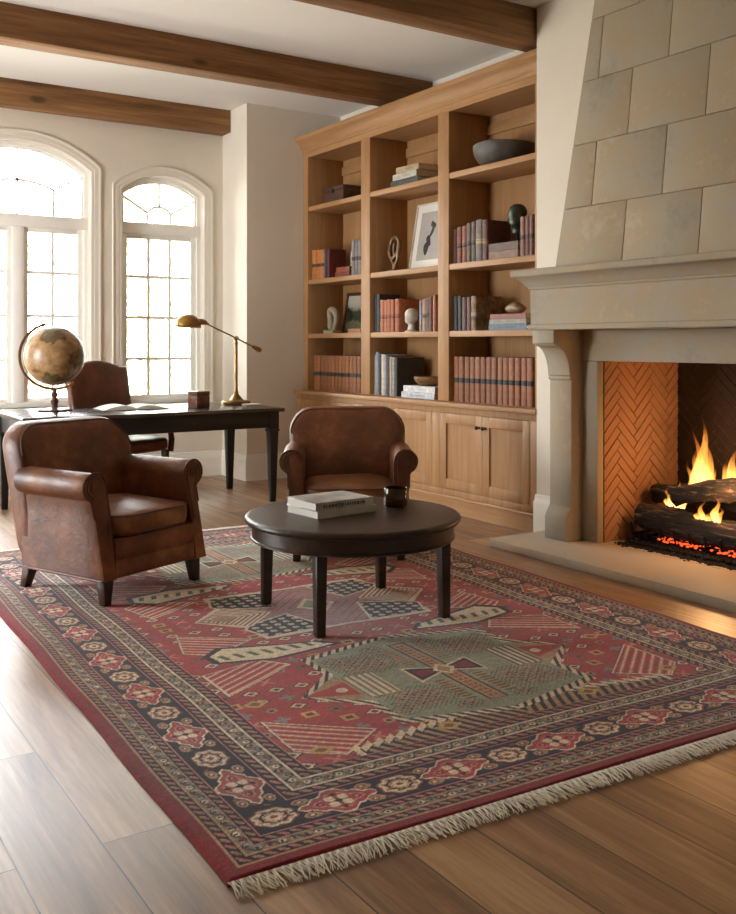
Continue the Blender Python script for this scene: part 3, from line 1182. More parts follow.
# flames : solid-looking tongues that glow white-yellow low down and orange at the tips
def flame_mat(name, zlo, zhi):
    m, nt, b = new_mat(name)
    nt.nodes.remove(b)
    out = nt.nodes['Material Output']
    tc = nd(nt, 'ShaderNodeTexCoord')
    sp = nd(nt, 'ShaderNodeSeparateXYZ')
    nt.links.new(tc.outputs['Object'], sp.inputs[0])
    mr = nd(nt, 'ShaderNodeMapRange')
    mr.inputs['From Min'].default_value = zlo
    mr.inputs['From Max'].default_value = zhi
    nt.links.new(sp.outputs['Z'], mr.inputs[0])
    n = nd(nt, 'ShaderNodeTexNoise', Scale=9.0, Detail=3.0, Distortion=1.0)
    mp = nd(nt, 'ShaderNodeMapping')
    mp.inputs['Scale'].default_value = (1.4, 1.4, 0.45)
    nt.links.new(tc.outputs['Object'], mp.inputs[0])
    nt.links.new(mp.outputs[0], n.inputs['Vector'])
    ad = nd(nt, 'ShaderNodeMath', operation='MULTIPLY_ADD')
    ad.inputs[1].default_value = 0.7
    nt.links.new(n.outputs['Fac'], ad.inputs[0])
    sb = nd(nt, 'ShaderNodeMath', operation='SUBTRACT')
    sb.inputs[1].default_value = 0.35
    nt.links.new(mr.outputs[0], sb.inputs[0])
    nt.links.new(sb.outputs[0], ad.inputs[2])
    r = nd(nt, 'ShaderNodeValToRGB')
    el = r.color_ramp.elements
    el.new(0.5)
    for e_, (p, c) in zip(el, [(0.0, (1.0, 0.72, 0.28, 1)), (0.45, (1.0, 0.42, 0.07, 1)), (1.0, (0.9, 0.16, 0.012, 1))]):
        e_.position = p
        e_.color = c
    nt.links.new(ad.outputs[0], r.inputs[0])
    st = nd(nt, 'ShaderNodeMapRange')
    st.inputs['To Min'].default_value = 4.2
    st.inputs['To Max'].default_value = 0.9
    nt.links.new(ad.outputs[0], st.inputs[0])
    em = nd(nt, 'ShaderNodeEmission')
    nt.links.new(r.outputs[0], em.inputs[0])
    nt.links.new(st.outputs[0], em.inputs[1])
    tr = nd(nt, 'ShaderNodeBsdfTransparent')
    # thin, ragged gas: opacity falls with height and noise
    op = nd(nt, 'ShaderNodeMapRange')
    op.inputs['From Min'].default_value = 0.2
    op.inputs['From Max'].default_value = 0.9
    op.inputs['To Min'].default_value = 0.62
    op.inputs['To Max'].default_value = 0.03
    nt.links.new(ad.outputs[0], op.inputs[0])
    # gas is thinner along the rim of a tongue than through its middle
    lw = nd(nt, 'ShaderNodeLayerWeight', Blend=0.5)
    iv = nd(nt, 'ShaderNodeMapRange')
    iv.inputs['From Min'].default_value = 0.25
    iv.inputs['From Max'].default_value = 0.95
    iv.inputs['To Min'].default_value = 1.0
    iv.inputs['To Max'].default_value = 0.0
    nt.links.new(lw.outputs['Facing'], iv.inputs[0])
    om = nd(nt, 'ShaderNodeMath', operation='MULTIPLY')
    nt.links.new(op.outputs[0], om.inputs[0])
    nt.links.new(iv.outputs[0], om.inputs[1])
    mx = nd(nt, 'ShaderNodeMixShader')
    nt.links.new(om.outputs[0], mx.inputs[0])
    nt.links.new(tr.outputs[0], mx.inputs[1])
    nt.links.new(em.outputs[0], mx.inputs[2])
    nt.links.new(mx.outputs[0], out.inputs[0])
    return m


def flames(label, base, spec, seed):
    root = thing('flame', label, 'flame', base)
    rnd = random.Random(seed)
    for (dx, dy, z0_, hgt, rad) in spec:
        mb = MB()
        rings = []
        n, L = 14, 22
        ph = rnd.uniform(0, 6)
        for i in range(L + 1):
            t = i / L
            rr = rad * (math.sin(PI * min(1, (t + 0.12) * 0.62 / 0.5 * 0.5 + 0.18)) if t < 0.3 else (1 - ((t - 0.3) / 0.7)) ** 1.25 * 1.0)
            if t < 0.3:
                rr = rad * (0.55 + 0.45 * math.sin(PI / 2 * t / 0.3))
            rr = max(rr, 0.0008)
            ox = 0.018 * math.sin(ph + 7 * t) * t
            oy = 0.03 * math.sin(ph * 1.7 + 6 * t) * t
            ring = []
            for k in range(n):
                a = 2 * PI * k / n
                q = rr * (1 + 0.22 * math.sin(3 * a + ph + 5 * t) + 0.12 * math.sin(5 * a - 7 * t + ph))
                ring.append((dx + ox + q * 0.7 * math.cos(a), dy + oy + q * math.sin(a), z0_ + hgt * t))
            rings.append(ring)
        mb.rings(rings)
        obj('tongue', mb, flame_mat('flame_gas', z0_ - 0.02, z0_ + hgt), root, sharp=180)
    return root


flames('tall bright yellow flame rising behind the tilted log', (4.74, 3.655, 0.36),
       [(0, 0.0, -0.02, 0.50, 0.046), (0.01, 0.045, -0.02, 0.42, 0.038), (-0.01, -0.045, -0.02, 0.30, 0.040), (0.0, 0.02, -0.02, 0.30, 0.050),
        (0.02, -0.02, 0.0, 0.36, 0.036), (0.0, 0.07, -0.01, 0.22, 0.030), (-0.01, -0.08, -0.01, 0.20, 0.032), (0.0, 0.0, -0.02, 0.22, 0.060)], 5)
flames('shorter orange flame at the right of the fire', (4.74, 3.44, 0.42),
       [(0, 0, 0.0, 0.26, 0.036), (0.01, 0.05, 0.0, 0.18, 0.030), (0.0, -0.05, 0.0, 0.20, 0.034), (0, -0.02, 0.0, 0.15, 0.045), (0, -0.11, 0.0, 0.16, 0.04), (0, -0.2, 0.0, 0.2, 0.04)], 9)
flames('small yellow flame licking between the front and tilted logs', (4.555, 3.455, 0.255),
       [(0, 0.055, 0.0, 0.12, 0.018), (0, -0.03, 0.0, 0.155, 0.022), (0, -0.055, 0.0, 0.10, 0.02), (0, 0.085, 0.0, 0.07, 0.022), (0, 0.015, 0.0, 0.06, 0.03)], 12)
flames('low orange flame glowing at the left end of the logs', (4.70, 3.83, 0.27),
       [(0, 0.02, 0.0, 0.12, 0.026), (0.0, -0.03, 0.0, 0.17, 0.03), (0.02, 0.06, 0.0, 0.10, 0.02), (0.0, -0.07, 0.0, 0.14, 0.03)], 15)


def fire_light(x, y, z, power, r, c=(1.0, 0.50, 0.20)):
    d = bpy.data.lights.new('fire_glow', 'POINT')
    d.energy = power
    d.shadow_soft_size = r
    d.color = c
    o = bpy.data.objects.new('fire_glow', d)
    o.location = (x, y, z)
    COL.objects.link(o)


fire_light(4.70, 3.60, 0.62, 8.5, 0.10)
fire_light(4.52, 3.35, 0.42, 6, 0.08)

# ------------------------------------------------------------------ built-in bookcase
bk = thing('built_in_bookcase', 'tall built-in light oak bookcase with open shelves above panelled cupboards', 'bookcase', (4.6, 6.3, 0))
UF, UBK = 4.46, 4.85
YA, YZ = 4.655, 7.934
stiles = [(7.848, YZ), (6.79, 6.928), (5.71, 5.842), (YA, 4.773)]
for (a, b_) in stiles:
    k = MB()
    k.box(UF, UBK, a, b_, 0.8205, 3.003, 0.002)
    obj('upright', k, M_oak, bk, world=True)
k = MB()
k.box(UBK, 4.868, YA, YZ, 0.82, 3.03)
obj('back_panel', k, M_oak, bk, world=True)
k = MB()
k.box(UF + 0.0195, UBK - 0.001, YA + 0.002, YZ - 0.001, 3.0045, 3.0395)
k.box(UF - 0.0015, UF + 0.021, YA, YZ, 2.998, 3.05)
for (a, b_) in ((6.93, 7.847), (5.843, 6.789), (4.774, 5.709)):
    k.box(UBK - 0.02, UBK, a, b_, 2.86, 2.94, 0.003)
obj('top_rail', k, M_oak_y, bk, world=True)
k = MB()
prof = [(-0.02, 3.02), (0.004, 3.02), (0.004, 3.045), (0.012, 3.05), (0.014, 3.075), (0.024, 3.082), (0.034, 3.105), (0.056, 3.135), (0.082, 3.150), (0.088, 3.155), (0.092, 3.18), (0.088, 3.19), (-0.02, 3.19)]
k.molding(prof, [(UF, YA), (UF, YZ)])
k.box(UF + 0.001, UBK, YA + 0.001, YZ - 0.001, 3.0405, 3.185)
obj('cornice', k, M_oak_y, bk, world=True)
for (a, b_) in ((6.93, 7.847), (5.843, 6.789), (4.774, 5.709)):
    for zt in (2.536, 1.851, 1.347):
        k = MB()
        k.box(UF + 0.004, UBK, a, b_, zt - 0.043, zt, 0.003)
        obj('shelf', k, M_oak_y, bk, world=True)
# base
LF = 4.39
k = MB()
k.box(LF - 0.04, 4.868, YA + 0.001, YZ, 0.785, 0.82, 0.005)
obj('countertop', k, M_oak_y, bk, world=True)
k = MB()
k.box(LF + 0.0155, 4.868, YA + .001, YZ - .001, 0.128, 0.775)
for (a, b_) in ((7.852, YZ), (6.83, 6.935), (5.727, 5.823), (YA, 4.744)):
    k.box(LF + 0.0004, LF + 0.016, a, b_, 0.1762, 0.7378, 0.001)
k.box(LF, LF + 0.016, YA, YZ, 0.738, 0.7848, 0.001)
k.box(LF, LF + 0.016, YA, YZ, 0.1275, 0.176, 0.001)
obj('base_frame', k, M_oak, bk, world=True)
k = MB()
k.molding([(-0.02, 0), (0.0, 0), (0.0, 0.105), (0.008, 0.107), (0.010, 0.118), (0.004, 0.126), (-0.02, 0.127)], [(LF, YA), (LF, YZ)])
obj('plinth', k, M_oak_y, bk, world=True)


def cab_door(ya, yb_, knob_side):
    z0_, z1_ = 0.179, 0.735
    st = 0.072
    x0_ = LF - 0.001
    k = MB()
    k.box(x0_, LF + 0.018, ya, ya + st, z0_, z1_, 0.0015)
    k.box(x0_, LF + 0.018, yb_ - st, yb_, z0_, z1_, 0.0015)
    k.box(x0_, LF + 0.018, ya + st, yb_ - st, z0_, z0_ + st, 0.0015)
    k.box(x0_, LF + 0.018, ya + st, yb_ - st, z1_ - st, z1_, 0.0015)
    d = obj('door', k, M_oak, bk, world=True)
    k = MB()
    k.box(LF + 0.012, LF + 0.016, ya + st - 0.002, yb_ - st + 0.002, z0_ + st - 0.002, z1_ - st + 0.002)
    obj('panel', k, M_oak, d, world=True)
    ky = ya + 0.032 if knob_side < 0 else yb_ - 0.032
    k = MB()
    m4 = Matrix.Translation((x0_, ky, 0.655)) @ Matrix.Rotation(-PI / 2, 4, 'Y')
    k.lathe([(0.010, -0.001), (0.010, 0.003), (0.0055, 0.006), (0.005, 0.014), (0.012, 0.020), (0.0155, 0.027), (0.012, 0.034), (0.001, 0.036)], n=18, mat=m4)
    obj('knob', k, M_bronze, d, world=True, label='dark bronze cupboard knob')


for (a, b_) in ((6.938, 7.849), (5.826, 6.827), (4.747, 5.724)):
    mid = (a + b_) / 2
    cab_door(a, mid - 0.0015, 1)
    cab_door(mid + 0.0015, b_, -1)

# ------------------------------------------------------------------ rug
RW, RL = 2.55, 3.98
R0 = Vector((0.938, 2.022, 0.0))
RANG = math.radians(-3.0)


def rug_colours(U, V, W):
    """knotted pattern of the rug; U, V metres from the near left corner"""
    n = U.size
    rg = np.random.default_rng(4)
    RED, DRED, PINK = (160, 58, 58), (124, 28, 36), (194, 112, 104)
    NAVY, CREAM, TAN = (22, 24, 44), (210, 192, 162), (168, 130, 98)
    SAGE, OLIVE, BLUEG, RUST, GOLD = (140, 141, 120), (84, 88, 66), (118, 126, 130), (136, 70, 50), (184, 154, 92)
    L = {k: np.array(lin(v)) for k, v in dict(RED=RED, DRED=DRED, PINK=PINK, NAVY=NAVY, CREAM=CREAM, TAN=TAN, SAGE=SAGE, OLIVE=OLIVE, BLUEG=BLUEG, RUST=RUST, GOLD=GOLD).items()}
    C = np.tile(L['RED'], (n, 1))
    put = lambda m, c: C.__setitem__(m, L[c])
    dl, dr, df, db = U, W - U, V, RL - V
    dx, dy = np.minimum(dl, dr), np.minimum(df, db)
    d = np.minimum(dx, dy)
    side = dx < dy
    s = np.where(side, V, U)                      # running coordinate along the border
    sc_ = np.where(side, np.minimum(V, RL - V), np.minimum(U, W - U))

    def inpoly(P, X, Y):
        r = np.zeros(X.shape, bool)
        m = len(P)
        for i in range(m):
            x1, y1 = P[i]
            x2, y2 = P[(i + 1) % m]
            if y1 == y2:
                continue
            c = ((y1 > Y) != (y2 > Y)) & (X < (x2 - x1) * (Y - y1) / (y2 - y1) + x1)
            r ^= c
        return r
    # ---- borders
    put(d < 0.44, 'NAVY')
    put(d < 0.043, 'DRED')

    def leafband(a, b, pitch, c1='PINK', c2='TAN'):
        m = (d >= a) & (d < b)
        t = (d - a) / (b - a)
        ph = s / pitch + 0.9 * t
        fr = ph - np.floor(ph)
        alt = (np.floor(ph).astype(int) % 2) == 0
        leaf = m & (np.abs(fr - 0.5) < 0.24 * np.sin(np.pi * np.clip(t, 0, 1)) + 0.02) & (t > 0.14) & (t < 0.86)
        put(m, 'NAVY')
        put(leaf & alt, c1)
        put(leaf & ~alt, c2)
        put(leaf & (np.abs(fr - 0.5) < 0.07), 'RUST')

    def stripe(a, b, c):
        put((d >= a) & (d < b), c)

    L['GREY'] = np.array(lin((124, 112, 96)))

    def dotband(a, b, base='TAN'):
        m = (d >= a) & (d < b)
        put(m, 'GREY')
        t = (d - a) / (b - a)
        ph = s / 0.034
        fr = ph - np.floor(ph)
        idx = np.floor(ph).astype(int)
        r_ = np.hypot((fr - 0.5) * 0.034, (t - 0.5) * (b - a))
        put(m & (r_ < 0.0105), 'CREAM')
        put(m & (r_ < 0.0095) & (idx % 3 == 0), 'BLUEG')
        put(m & (r_ < 0.0095) & (idx % 3 == 1), 'RUST')
        put(m & (r_ < 0.005), 'NAVY')
        zz = m & (np.abs(t - 0.5 - 0.42 * np.sin(2 * np.pi * ph / 2)) < 0.10)
        put(zz, 'NAVY')
        put(m & (np.abs(t - 0.5 + 0.42 * np.sin(2 * np.pi * ph / 2)) < 0.05), 'TAN')
    stripe(0.043, 0.050, 'TAN')
    leafband(0.050, 0.080, 0.034)
    stripe(0.080, 0.0845, 'TAN')
    dotband(0.087, 0.113)
    stripe(0.113, 0.1175, 'TAN')
    leafband(0.117, 0.146, 0.034)
    stripe(0.146, 0.152, 'PINK')
    stripe(0.290, 0.296, 'PINK')
    leafband(0.296, 0.332, 0.040)
    stripe(0.332, 0.337, 'CREAM')
    dotband(0.339, 0.384, 'TAN')
    stripe(0.384, 0.389, 'CREAM')
    leafband(0.389, 0.430, 0.040)
    stripe(0.430, 0.436, 'PINK')
    # ---- main border medallions
    mb_ = (d >= 0.152) & (d < 0.290)
    q = 0.221                                      # centre line of the border
    vine = mb_ & (np.abs((d - q) - 0.05 * np.sin(2 * np.pi * sc_ / 0.2)) < 0.006)
    put(vine, 'RUST')

    def motifs(cu, cv, along_u, k, corner=False):
        sel = np.where((np.abs(U - cu) < 0.16) & (np.abs(V - cv) < 0.16) & mb_)[0]
        if sel.size == 0:
            return
        a = (U[sel] - cu) if along_u else (V[sel] - cv)
        b = (V[sel] - cv) if along_u else (U[sel] - cu)
        A, B = np.abs(a), np.abs(b)
        if k == 0:
            ser = 0.012 * np.sign(np.sin(A * 2 * np.pi / 0.03))
            star = np.minimum(A / 0.130 + B / 0.080, np.maximum(A / 0.085, B / 0.062)) + ser * 0.6
            dd = A / 0.125 + B / 0.066 + 0.055 * np.cos(A * 2 * np.pi / 0.042) - 0.10 * np.exp(-(A / 0.03) ** 2)
            put(sel[dd < 1.16], 'NAVY')
            put(sel[dd < 1.06], 'CREAM')
            put(sel[dd < 0.95], 'RED')
            put(sel[(dd < 0.70) & (dd > 0.60)], 'PINK')
            for (pa, pb) in ((0.02, 0.016), (-0.02, 0.016), (0.02, -0.016), (-0.02, -0.016)):
                put(sel[np.hypot(a - pa, b - pb) < 0.015], 'CREAM')
            put(sel[np.hypot(a, b) < 0.010], 'NAVY')
            for pa in (0.055, -0.055):
                put(sel[np.hypot(a - pa, b) < 0.010], 'NAVY')
                put(sel[np.hypot(a - pa, b) < 0.006], 'PINK')
            for pb in (0.038, -0.038):
                put(sel[np.hypot(a, b - pb) < 0.008], 'NAVY')
        else:
            r_ = np.hypot(a / 1.25, b)
            th = np.arctan2(b, a / 1.25)
            lob = r_ * (1 + 0.06 * np.cos(8 * th))
            put(sel[lob < 0.064], 'NAVY')
            put(sel[lob < 0.052], 'RUST')
            put(sel[lob < 0.047], 'CREAM')
            put(sel[(lob < 0.041) & (np.cos(8 * th) < 0.1)], 'TAN')
            put(sel[(lob < 0.035) & (np.cos(8 * th) > 0.7)], 'RED')
            put(sel[(np.abs(lob - 0.029) < 0.003)], 'NAVY')
            put(sel[lob < 0.018], 'CREAM')
            put(sel[lob < 0.009], 'RUST')

    def florets(cu, cv, along_u):
        for sa in (-0.1, 0.1):
            for sb in (-0.040, 0.040):
                pu, pv = (cu + sa, cv + sb) if along_u else (cu + sb, cv + sa)
                sel = np.where((np.abs(U - pu) < 0.04) & (np.abs(V - pv) < 0.04) & mb_)[0]
                if sel.size == 0:
                    continue
                a, b = (U[sel] - pu, V[sel] - pv) if along_u else (V[sel] - pv, U[sel] - pu)
                r_ = np.hypot(a / 1.4, b)
                put(sel[r_ < 0.0155], 'TAN')
                put(sel[r_ < 0.010], 'RUST')
                put(sel[r_ < 0.004], 'CREAM')
    NU, NV = 6, 9
    pu = (W - 2 * q) / NU
    pv = (RL - 2 * q) / NV
    for edge_v in (q, RL - q):
        for i in range(2 * NU // 2 * 2):
            pass
        steps = 11
        p_ = (W - 2 * q) / steps
        for i in range(steps + 1):
            motifs(q + i * p_, edge_v, True, 1 if i % 2 == 0 or i == steps else 0)
            florets(q + i * p_, edge_v, True)
    for edge_u in (q, W - q):
        steps = 17
        p_ = (RL - 2 * q) / steps
        for i in range(1, steps):
            motifs(edge_u, q + i * p_, False, 1 if i % 2 == 0 else 0)
            florets(edge_u, q + i * p_, False)
    # ---- field
    fm = d >= 0.436
    fi = np.where(fm)[0]
    u, v = U[fi], V[fi]
    uc, vc = W / 2 - 0.005, RL / 2
    fu, fv = np.abs(u - uc), np.abs(v - vc)

    def fput(m, c):
        C[fi[m]] = L[c]
    fput(np.ones(u.size, bool), 'RED')
    # small scattered motifs
    gx, gy = 0.098, 0.088
    ix, iy = np.floor(fu / gx), np.floor(fv / gy)
    ox, oy = fu - (ix + 0.5) * gx, fv - (iy + 0.5) * gy
    hsh = (ix * 7 + iy * 13 + ix * iy * 3) % 9
    dm = np.abs(ox) / 0.040 + np.abs(oy) / 0.030
    bxq = np.maximum(np.abs(ox) / 0.026, np.abs(oy) / 0.024)
    fput((hsh < 3) & (dm < 1), 'NAVY')
    fput((hsh < 3) & (dm < 0.78), 'CREAM')
    fput((hsh < 3) & (dm < 0.45), 'RUST')
    fput((hsh < 3) & (dm < 0.2), 'NAVY')
    fput((hsh == 3) & (bxq < 1), 'OLIVE')
    fput((hsh == 3) & (bxq < 0.62), 'RED')
    fput((hsh == 3) & (bxq < 0.34), 'NAVY')
    fput((hsh == 4) & (bxq < 1), 'GOLD')
    fput((hsh == 4) & (bxq < 0.55), 'DRED')
    st_ = np.minimum(np.abs(ox), np.abs(oy)) < 0.008
    fput((hsh == 5) & st_ & (bxq < 1.1), 'BLUEG')
    fput((hsh == 6) & (np.abs(np.abs(ox) - np.abs(oy)) < 0.008) & (bxq < 1.1), 'PINK')
    fput((hsh == 7) & (np.hypot(ox, oy) < 0.02), 'TAN')
    fput((hsh == 7) & (np.hypot(ox, oy) < 0.009), 'NAVY')

    def striped(P, direction, pitch=0.034, frame=True):
        m = inpoly(P, fu, fv)
        cx = sum(p[0] for p in P) / len(P)
        cy = sum(p[1] for p in P) / len(P)
        big = [(cx + (x - cx) * 1.10, cy + (y - cy) * 1.10) for x, y in P]
        if frame:
            mb2 = inpoly(big, fu, fv)
            fput(mb2, 'NAVY')
            big2 = [(cx + (x - cx) * 1.07, cy + (y - cy) * 1.07) for x, y in P]
            fput(inpoly(big2, fu, fv), 'CREAM')
        fput(m, 'PINK')
        L_ = math.hypot(*direction)
        c_ = (fu * -direction[1] + fv * direction[0]) / L_ / pitch
        fr = c_ - np.floor(c_)
        fput(m & (fr < 0.48), 'RED')
        fput(m & (np.abs(fr - 0.74) < 0.10), 'CREAM')
    striped([(0.80, 0.66), (0.80, 0.90), (0.48, 0.70), (0.56, 0.60)], (0.32, 0.20))
    striped([(0.72, 0.16), (0.47, 0.33), (0.68, 0.46), (0.77, 0.38)], (-0.25, 0.17))
    striped([(0.80, 1.18), (0.52, 1.40), (0.69, 1.52), (0.81, 1.43)], (-0.27, 0.22))
    # cream lozenges with small leaves
    P = [(0.70, 0.47), (0.62, 0.40), (0.26, 0.50), (0.20, 0.56), (0.49, 0.60), (0.69, 0.55)]
    cx, cy = 0.47, 0.51
    fput(inpoly([(cx + (x - cx) * 1.12, cy + (y - cy) * 1.25) for x, y in P], fu, fv), 'NAVY')
    m = inpoly(P, fu, fv)
    fput(m, 'CREAM')
    ph = (fu + fv * 0.3) / 0.06
    fput(m & (np.abs(ph - np.floor(ph) - 0.5) < 0.2) & (np.abs(fv - 0.51) < 0.03), 'OLIVE')
    # sawtooth line at both ends of the field
    saw = 1.475 + 0.03 * np.abs((fu / 0.045) % 1 - 0.5) * 2 + 0.05 * np.clip(1 - fu / 0.5, 0, 1) * 0
    top_ = 1.475 - 0.10 * np.clip(1 - fu / 0.62, 0, 1) + 0.03 * ((fu / 0.045) % 1)
    m = (fv > top_) & (fu < 0.66)
    fput(m, 'CREAM')
    fput((fv > top_ + 0.03) & (fu < 0.64), 'NAVY')
    leafm = (fv > top_ + 0.036) & (fu < 0.63) & (np.abs(((fu + 0.5 * fv) / 0.04) % 1 - 0.5) < 0.25)
    fput(leafm, 'TAN')

    # star medallions: sage at both ends, navy in the middle
    def star(vm, S=1.0):
        a, b = fu, np.abs(v - vm)
        P = [(0, 0.43), (0.10, 0.41), (0.39, 0.34), (0.39, 0.15), (0.58, 0), (-1, 0), (-1, 0.43)]
        P2 = [(x * S if x > 0 else x, y * S) for x, y in P]
        return a, b, P2

    def scaled(P, k):
        return [(x + k if x > 0.05 else x, y + k if y > 0.02 else y - (0.01 if y == 0 else 0)) for x, y in P]
    for vm in (vc - 1.045, vc + 1.045):
        a, b, P = star(vm)
        ph = ((a + 0.6 * b) / 0.036) % 1
        m = inpoly(scaled(P, 0.030), a, b)
        fput(m, 'CREAM')
        fput(m & (ph < 0.45), 'NAVY')
        m = inpoly(P, a, b)
        fput(m, 'SAGE')
        # speckled floral clusters in the four quarters
        for (qx, qy, rr) in ((0.23, 0.20, 0.115), (0.12, 0.33, 0.045), (0.33, 0.09, 0.05), (0.33, 0.27, 0.05)):
            dd = np.hypot((a - qx) / 1.2, b - qy)
            th = np.arctan2(b - qy, a - qx)
            cl = (np.sin(a * 300) * np.sin(b * 300 + 1) > 0.15) & (dd < rr)
            fput(m & cl, 'OLIVE')
            fput(m & (dd < rr * 0.75) & (np.sin(a * 210 + 1) * np.sin(b * 230) > 0.45), 'PINK')
            fput(m & (dd < rr * 0.6) & (np.sin(a * 160) * np.sin(b * 180 + 2) > 0.65), 'NAVY')
        # side panels with bars
        m2 = m & (b < 0.155 - 0.27 * np.clip(a - 0.28, 0, 1)) & (a > 0.26) & (b < 0.11)
        sp_ = (a / 0.028) % 1
        fput(m2 & (a < 0.39), 'SAGE')
        fput(m2 & (a < 0.39) & (sp_ < 0.5), 'CREAM')
        fput(m2 & (a < 0.39) & (np.abs(sp_ - 0.6) < 0.12), 'NAVY')
        fput(m2 & (a >= 0.39), 'TAN')
        fput(m2 & (a >= 0.40) & (b < 0.07 - 0.35 * np.clip(a - 0.40, 0, 1)), 'RED')
        fput(m2 & (np.hypot((a - 0.44), b) < 0.022), 'CREAM')
        # long tan bar with hooks and dark bow tie
        fput(m & (a < 0.040) & (b < 0.345), 'NAVY')
        fput(m & (a < 0.033) & (b < 0.338), 'TAN')
        fput(m & (np.abs(a - 0.012) < 0.007) & (b < 0.32) & ((b / 0.03) % 1 < 0.5), 'RUST')
        for off in (0.085,):
            m3 = m & (np.abs(a - off) < 0.022) & (b > 0.09) & (b < 0.30)
            fput(m3, 'TAN')
            fput(m3 & ((b / 0.024) % 1 < 0.45), 'OLIVE')
        m4 = m & (a < 0.15) & (b < 0.018 + a * 0.45)& (a > 0.02)
        fput(m4, 'CREAM')
        m4 = m & (a < 0.14) & (b < 0.008 + a * 0.42) & (a > 0.03)
        fput(m4, 'NAVY')
        m4 = m & (a < 0.125) & (b < a * 0.30) & (a > 0.05)
        fput(m4, 'DRED')
        fput(m & (a / 0.05 + b / 0.06 < 1), 'CREAM')
        fput(m & (a / 0.03 + b / 0.04 < 1), 'TAN')
    a, b, P = star(vc, 0.98)
    m = inpoly(scaled([(0, 0.33), (0.14, 0.34), (0.39, 0.34), (0.40, 0.16), (0.58, 0), (-1, 0), (-1, 0.33)], 0.022), a, b)
    fput(m, 'CREAM')
    m = inpoly([(0, 0.33), (0.14, 0.34), (0.39, 0.34), (0.40, 0.16), (0.58, 0), (-1, 0), (-1, 0.33)], a, b)
    fput(m, 'PINK')
    hx_ = ((a + b) / 0.03) % 1
    fput(m & (hx_ < 0.4), 'BLUEG')
    fput(m & (np.abs(hx_ - 0.7) < 0.1), 'DRED')
    # navy lobes strewn with white blossoms
    lobe = [(0.385, 0.335), (0.12, 0.325), (0.19, 0.07), (0.385, 0.15), (0.43, 0.20)]
    m = inpoly([(0.29 + (x - 0.29) * 1.1, 0.21 + (y - 0.21) * 1.1) for x, y in lobe], a, b)
    fput(m, 'CREAM')
    m = inpoly(lobe, a, b)
    fput(m, 'NAVY')
    pa, pb = (a / 0.052) % 1 - 0.5, (b / 0.05 + np.floor(a / 0.052) * 0.5) % 1 - 0.5
    r_ = np.hypot(pa, pb)
    fput(m & (r_ < 0.30), 'CREAM')
    fput(m & (r_ < 0.30) & (np.abs(pa * pb) < 0.006), 'BLUEG')
    fput(m & (r_ < 0.10), 'PINK')
    # striped diamonds at the sides, cream diamond in the middle
    m = inpoly([(0.56, 0.0), (0.39, 0.17), (0.22, 0.0), (0.39, -0.1)], a, b)
    fput(m, 'CREAM')
    fput(m & (((a - b) / 0.03) % 1 < 0.5), 'RUST')
    fput(m & (a / 1 > 0.41) & (np.abs(a - 0.46) + b < 0.06), 'TAN')
    fput(a / 0.10 + b / 0.12 < 1, 'CREAM')
    fput(a / 0.07 + b / 0.09 < 1, 'SAGE')
    # small corner chevrons
    for (qx, qy) in ((0.74, 1.46), (0.76, 1.02), (0.30, 1.50)):
        dd = np.abs(fu - qx) / 0.05 + np.abs(fv - qy) / 0.035
        fput(dd < 1, 'GOLD')
        fput(dd < 0.5, 'RUST')
    # ---- hand-dyed variation of the wool
    ab = 1 + 0.10 * np.sin(V * 5.1 + 0.6) * np.sin(V * 13.7) + 0.05 * np.sin(V * 41)
    C *= ab[:, None]
    C *= (1 + rg.uniform(-0.30, 0.30, n))[:, None]
    # mottling a few knots wide, and the faint ribs of the weft
    cu_, cv_ = np.floor(U / 0.016).astype(int), np.floor(V / 0.012).astype(int)
    hs_ = np.sin(cu_ * 12.9898 + cv_ * 78.233) * 43758.5453
    C *= (1 + 0.26 * (hs_ - np.floor(hs_) - 0.5))[:, None]
    C *= (1.12 * (1 + 0.06 * np.sign(np.sin(V * 2 * np.pi / 0.016))))[:, None]
    # worn patches
    wear = np.clip(np.sin(U * 3.1 + 1) * np.sin(V * 2.3 + U) - 0.35, 0, 1)
    g_ = C.mean(axis=1, keepdims=True)
    C = C * (1 - 0.42 * wear[:, None]) + (g_ * 1.25 + 0.03) * 0.42 * wear[:, None]
    return np.clip(C, 0, 1)


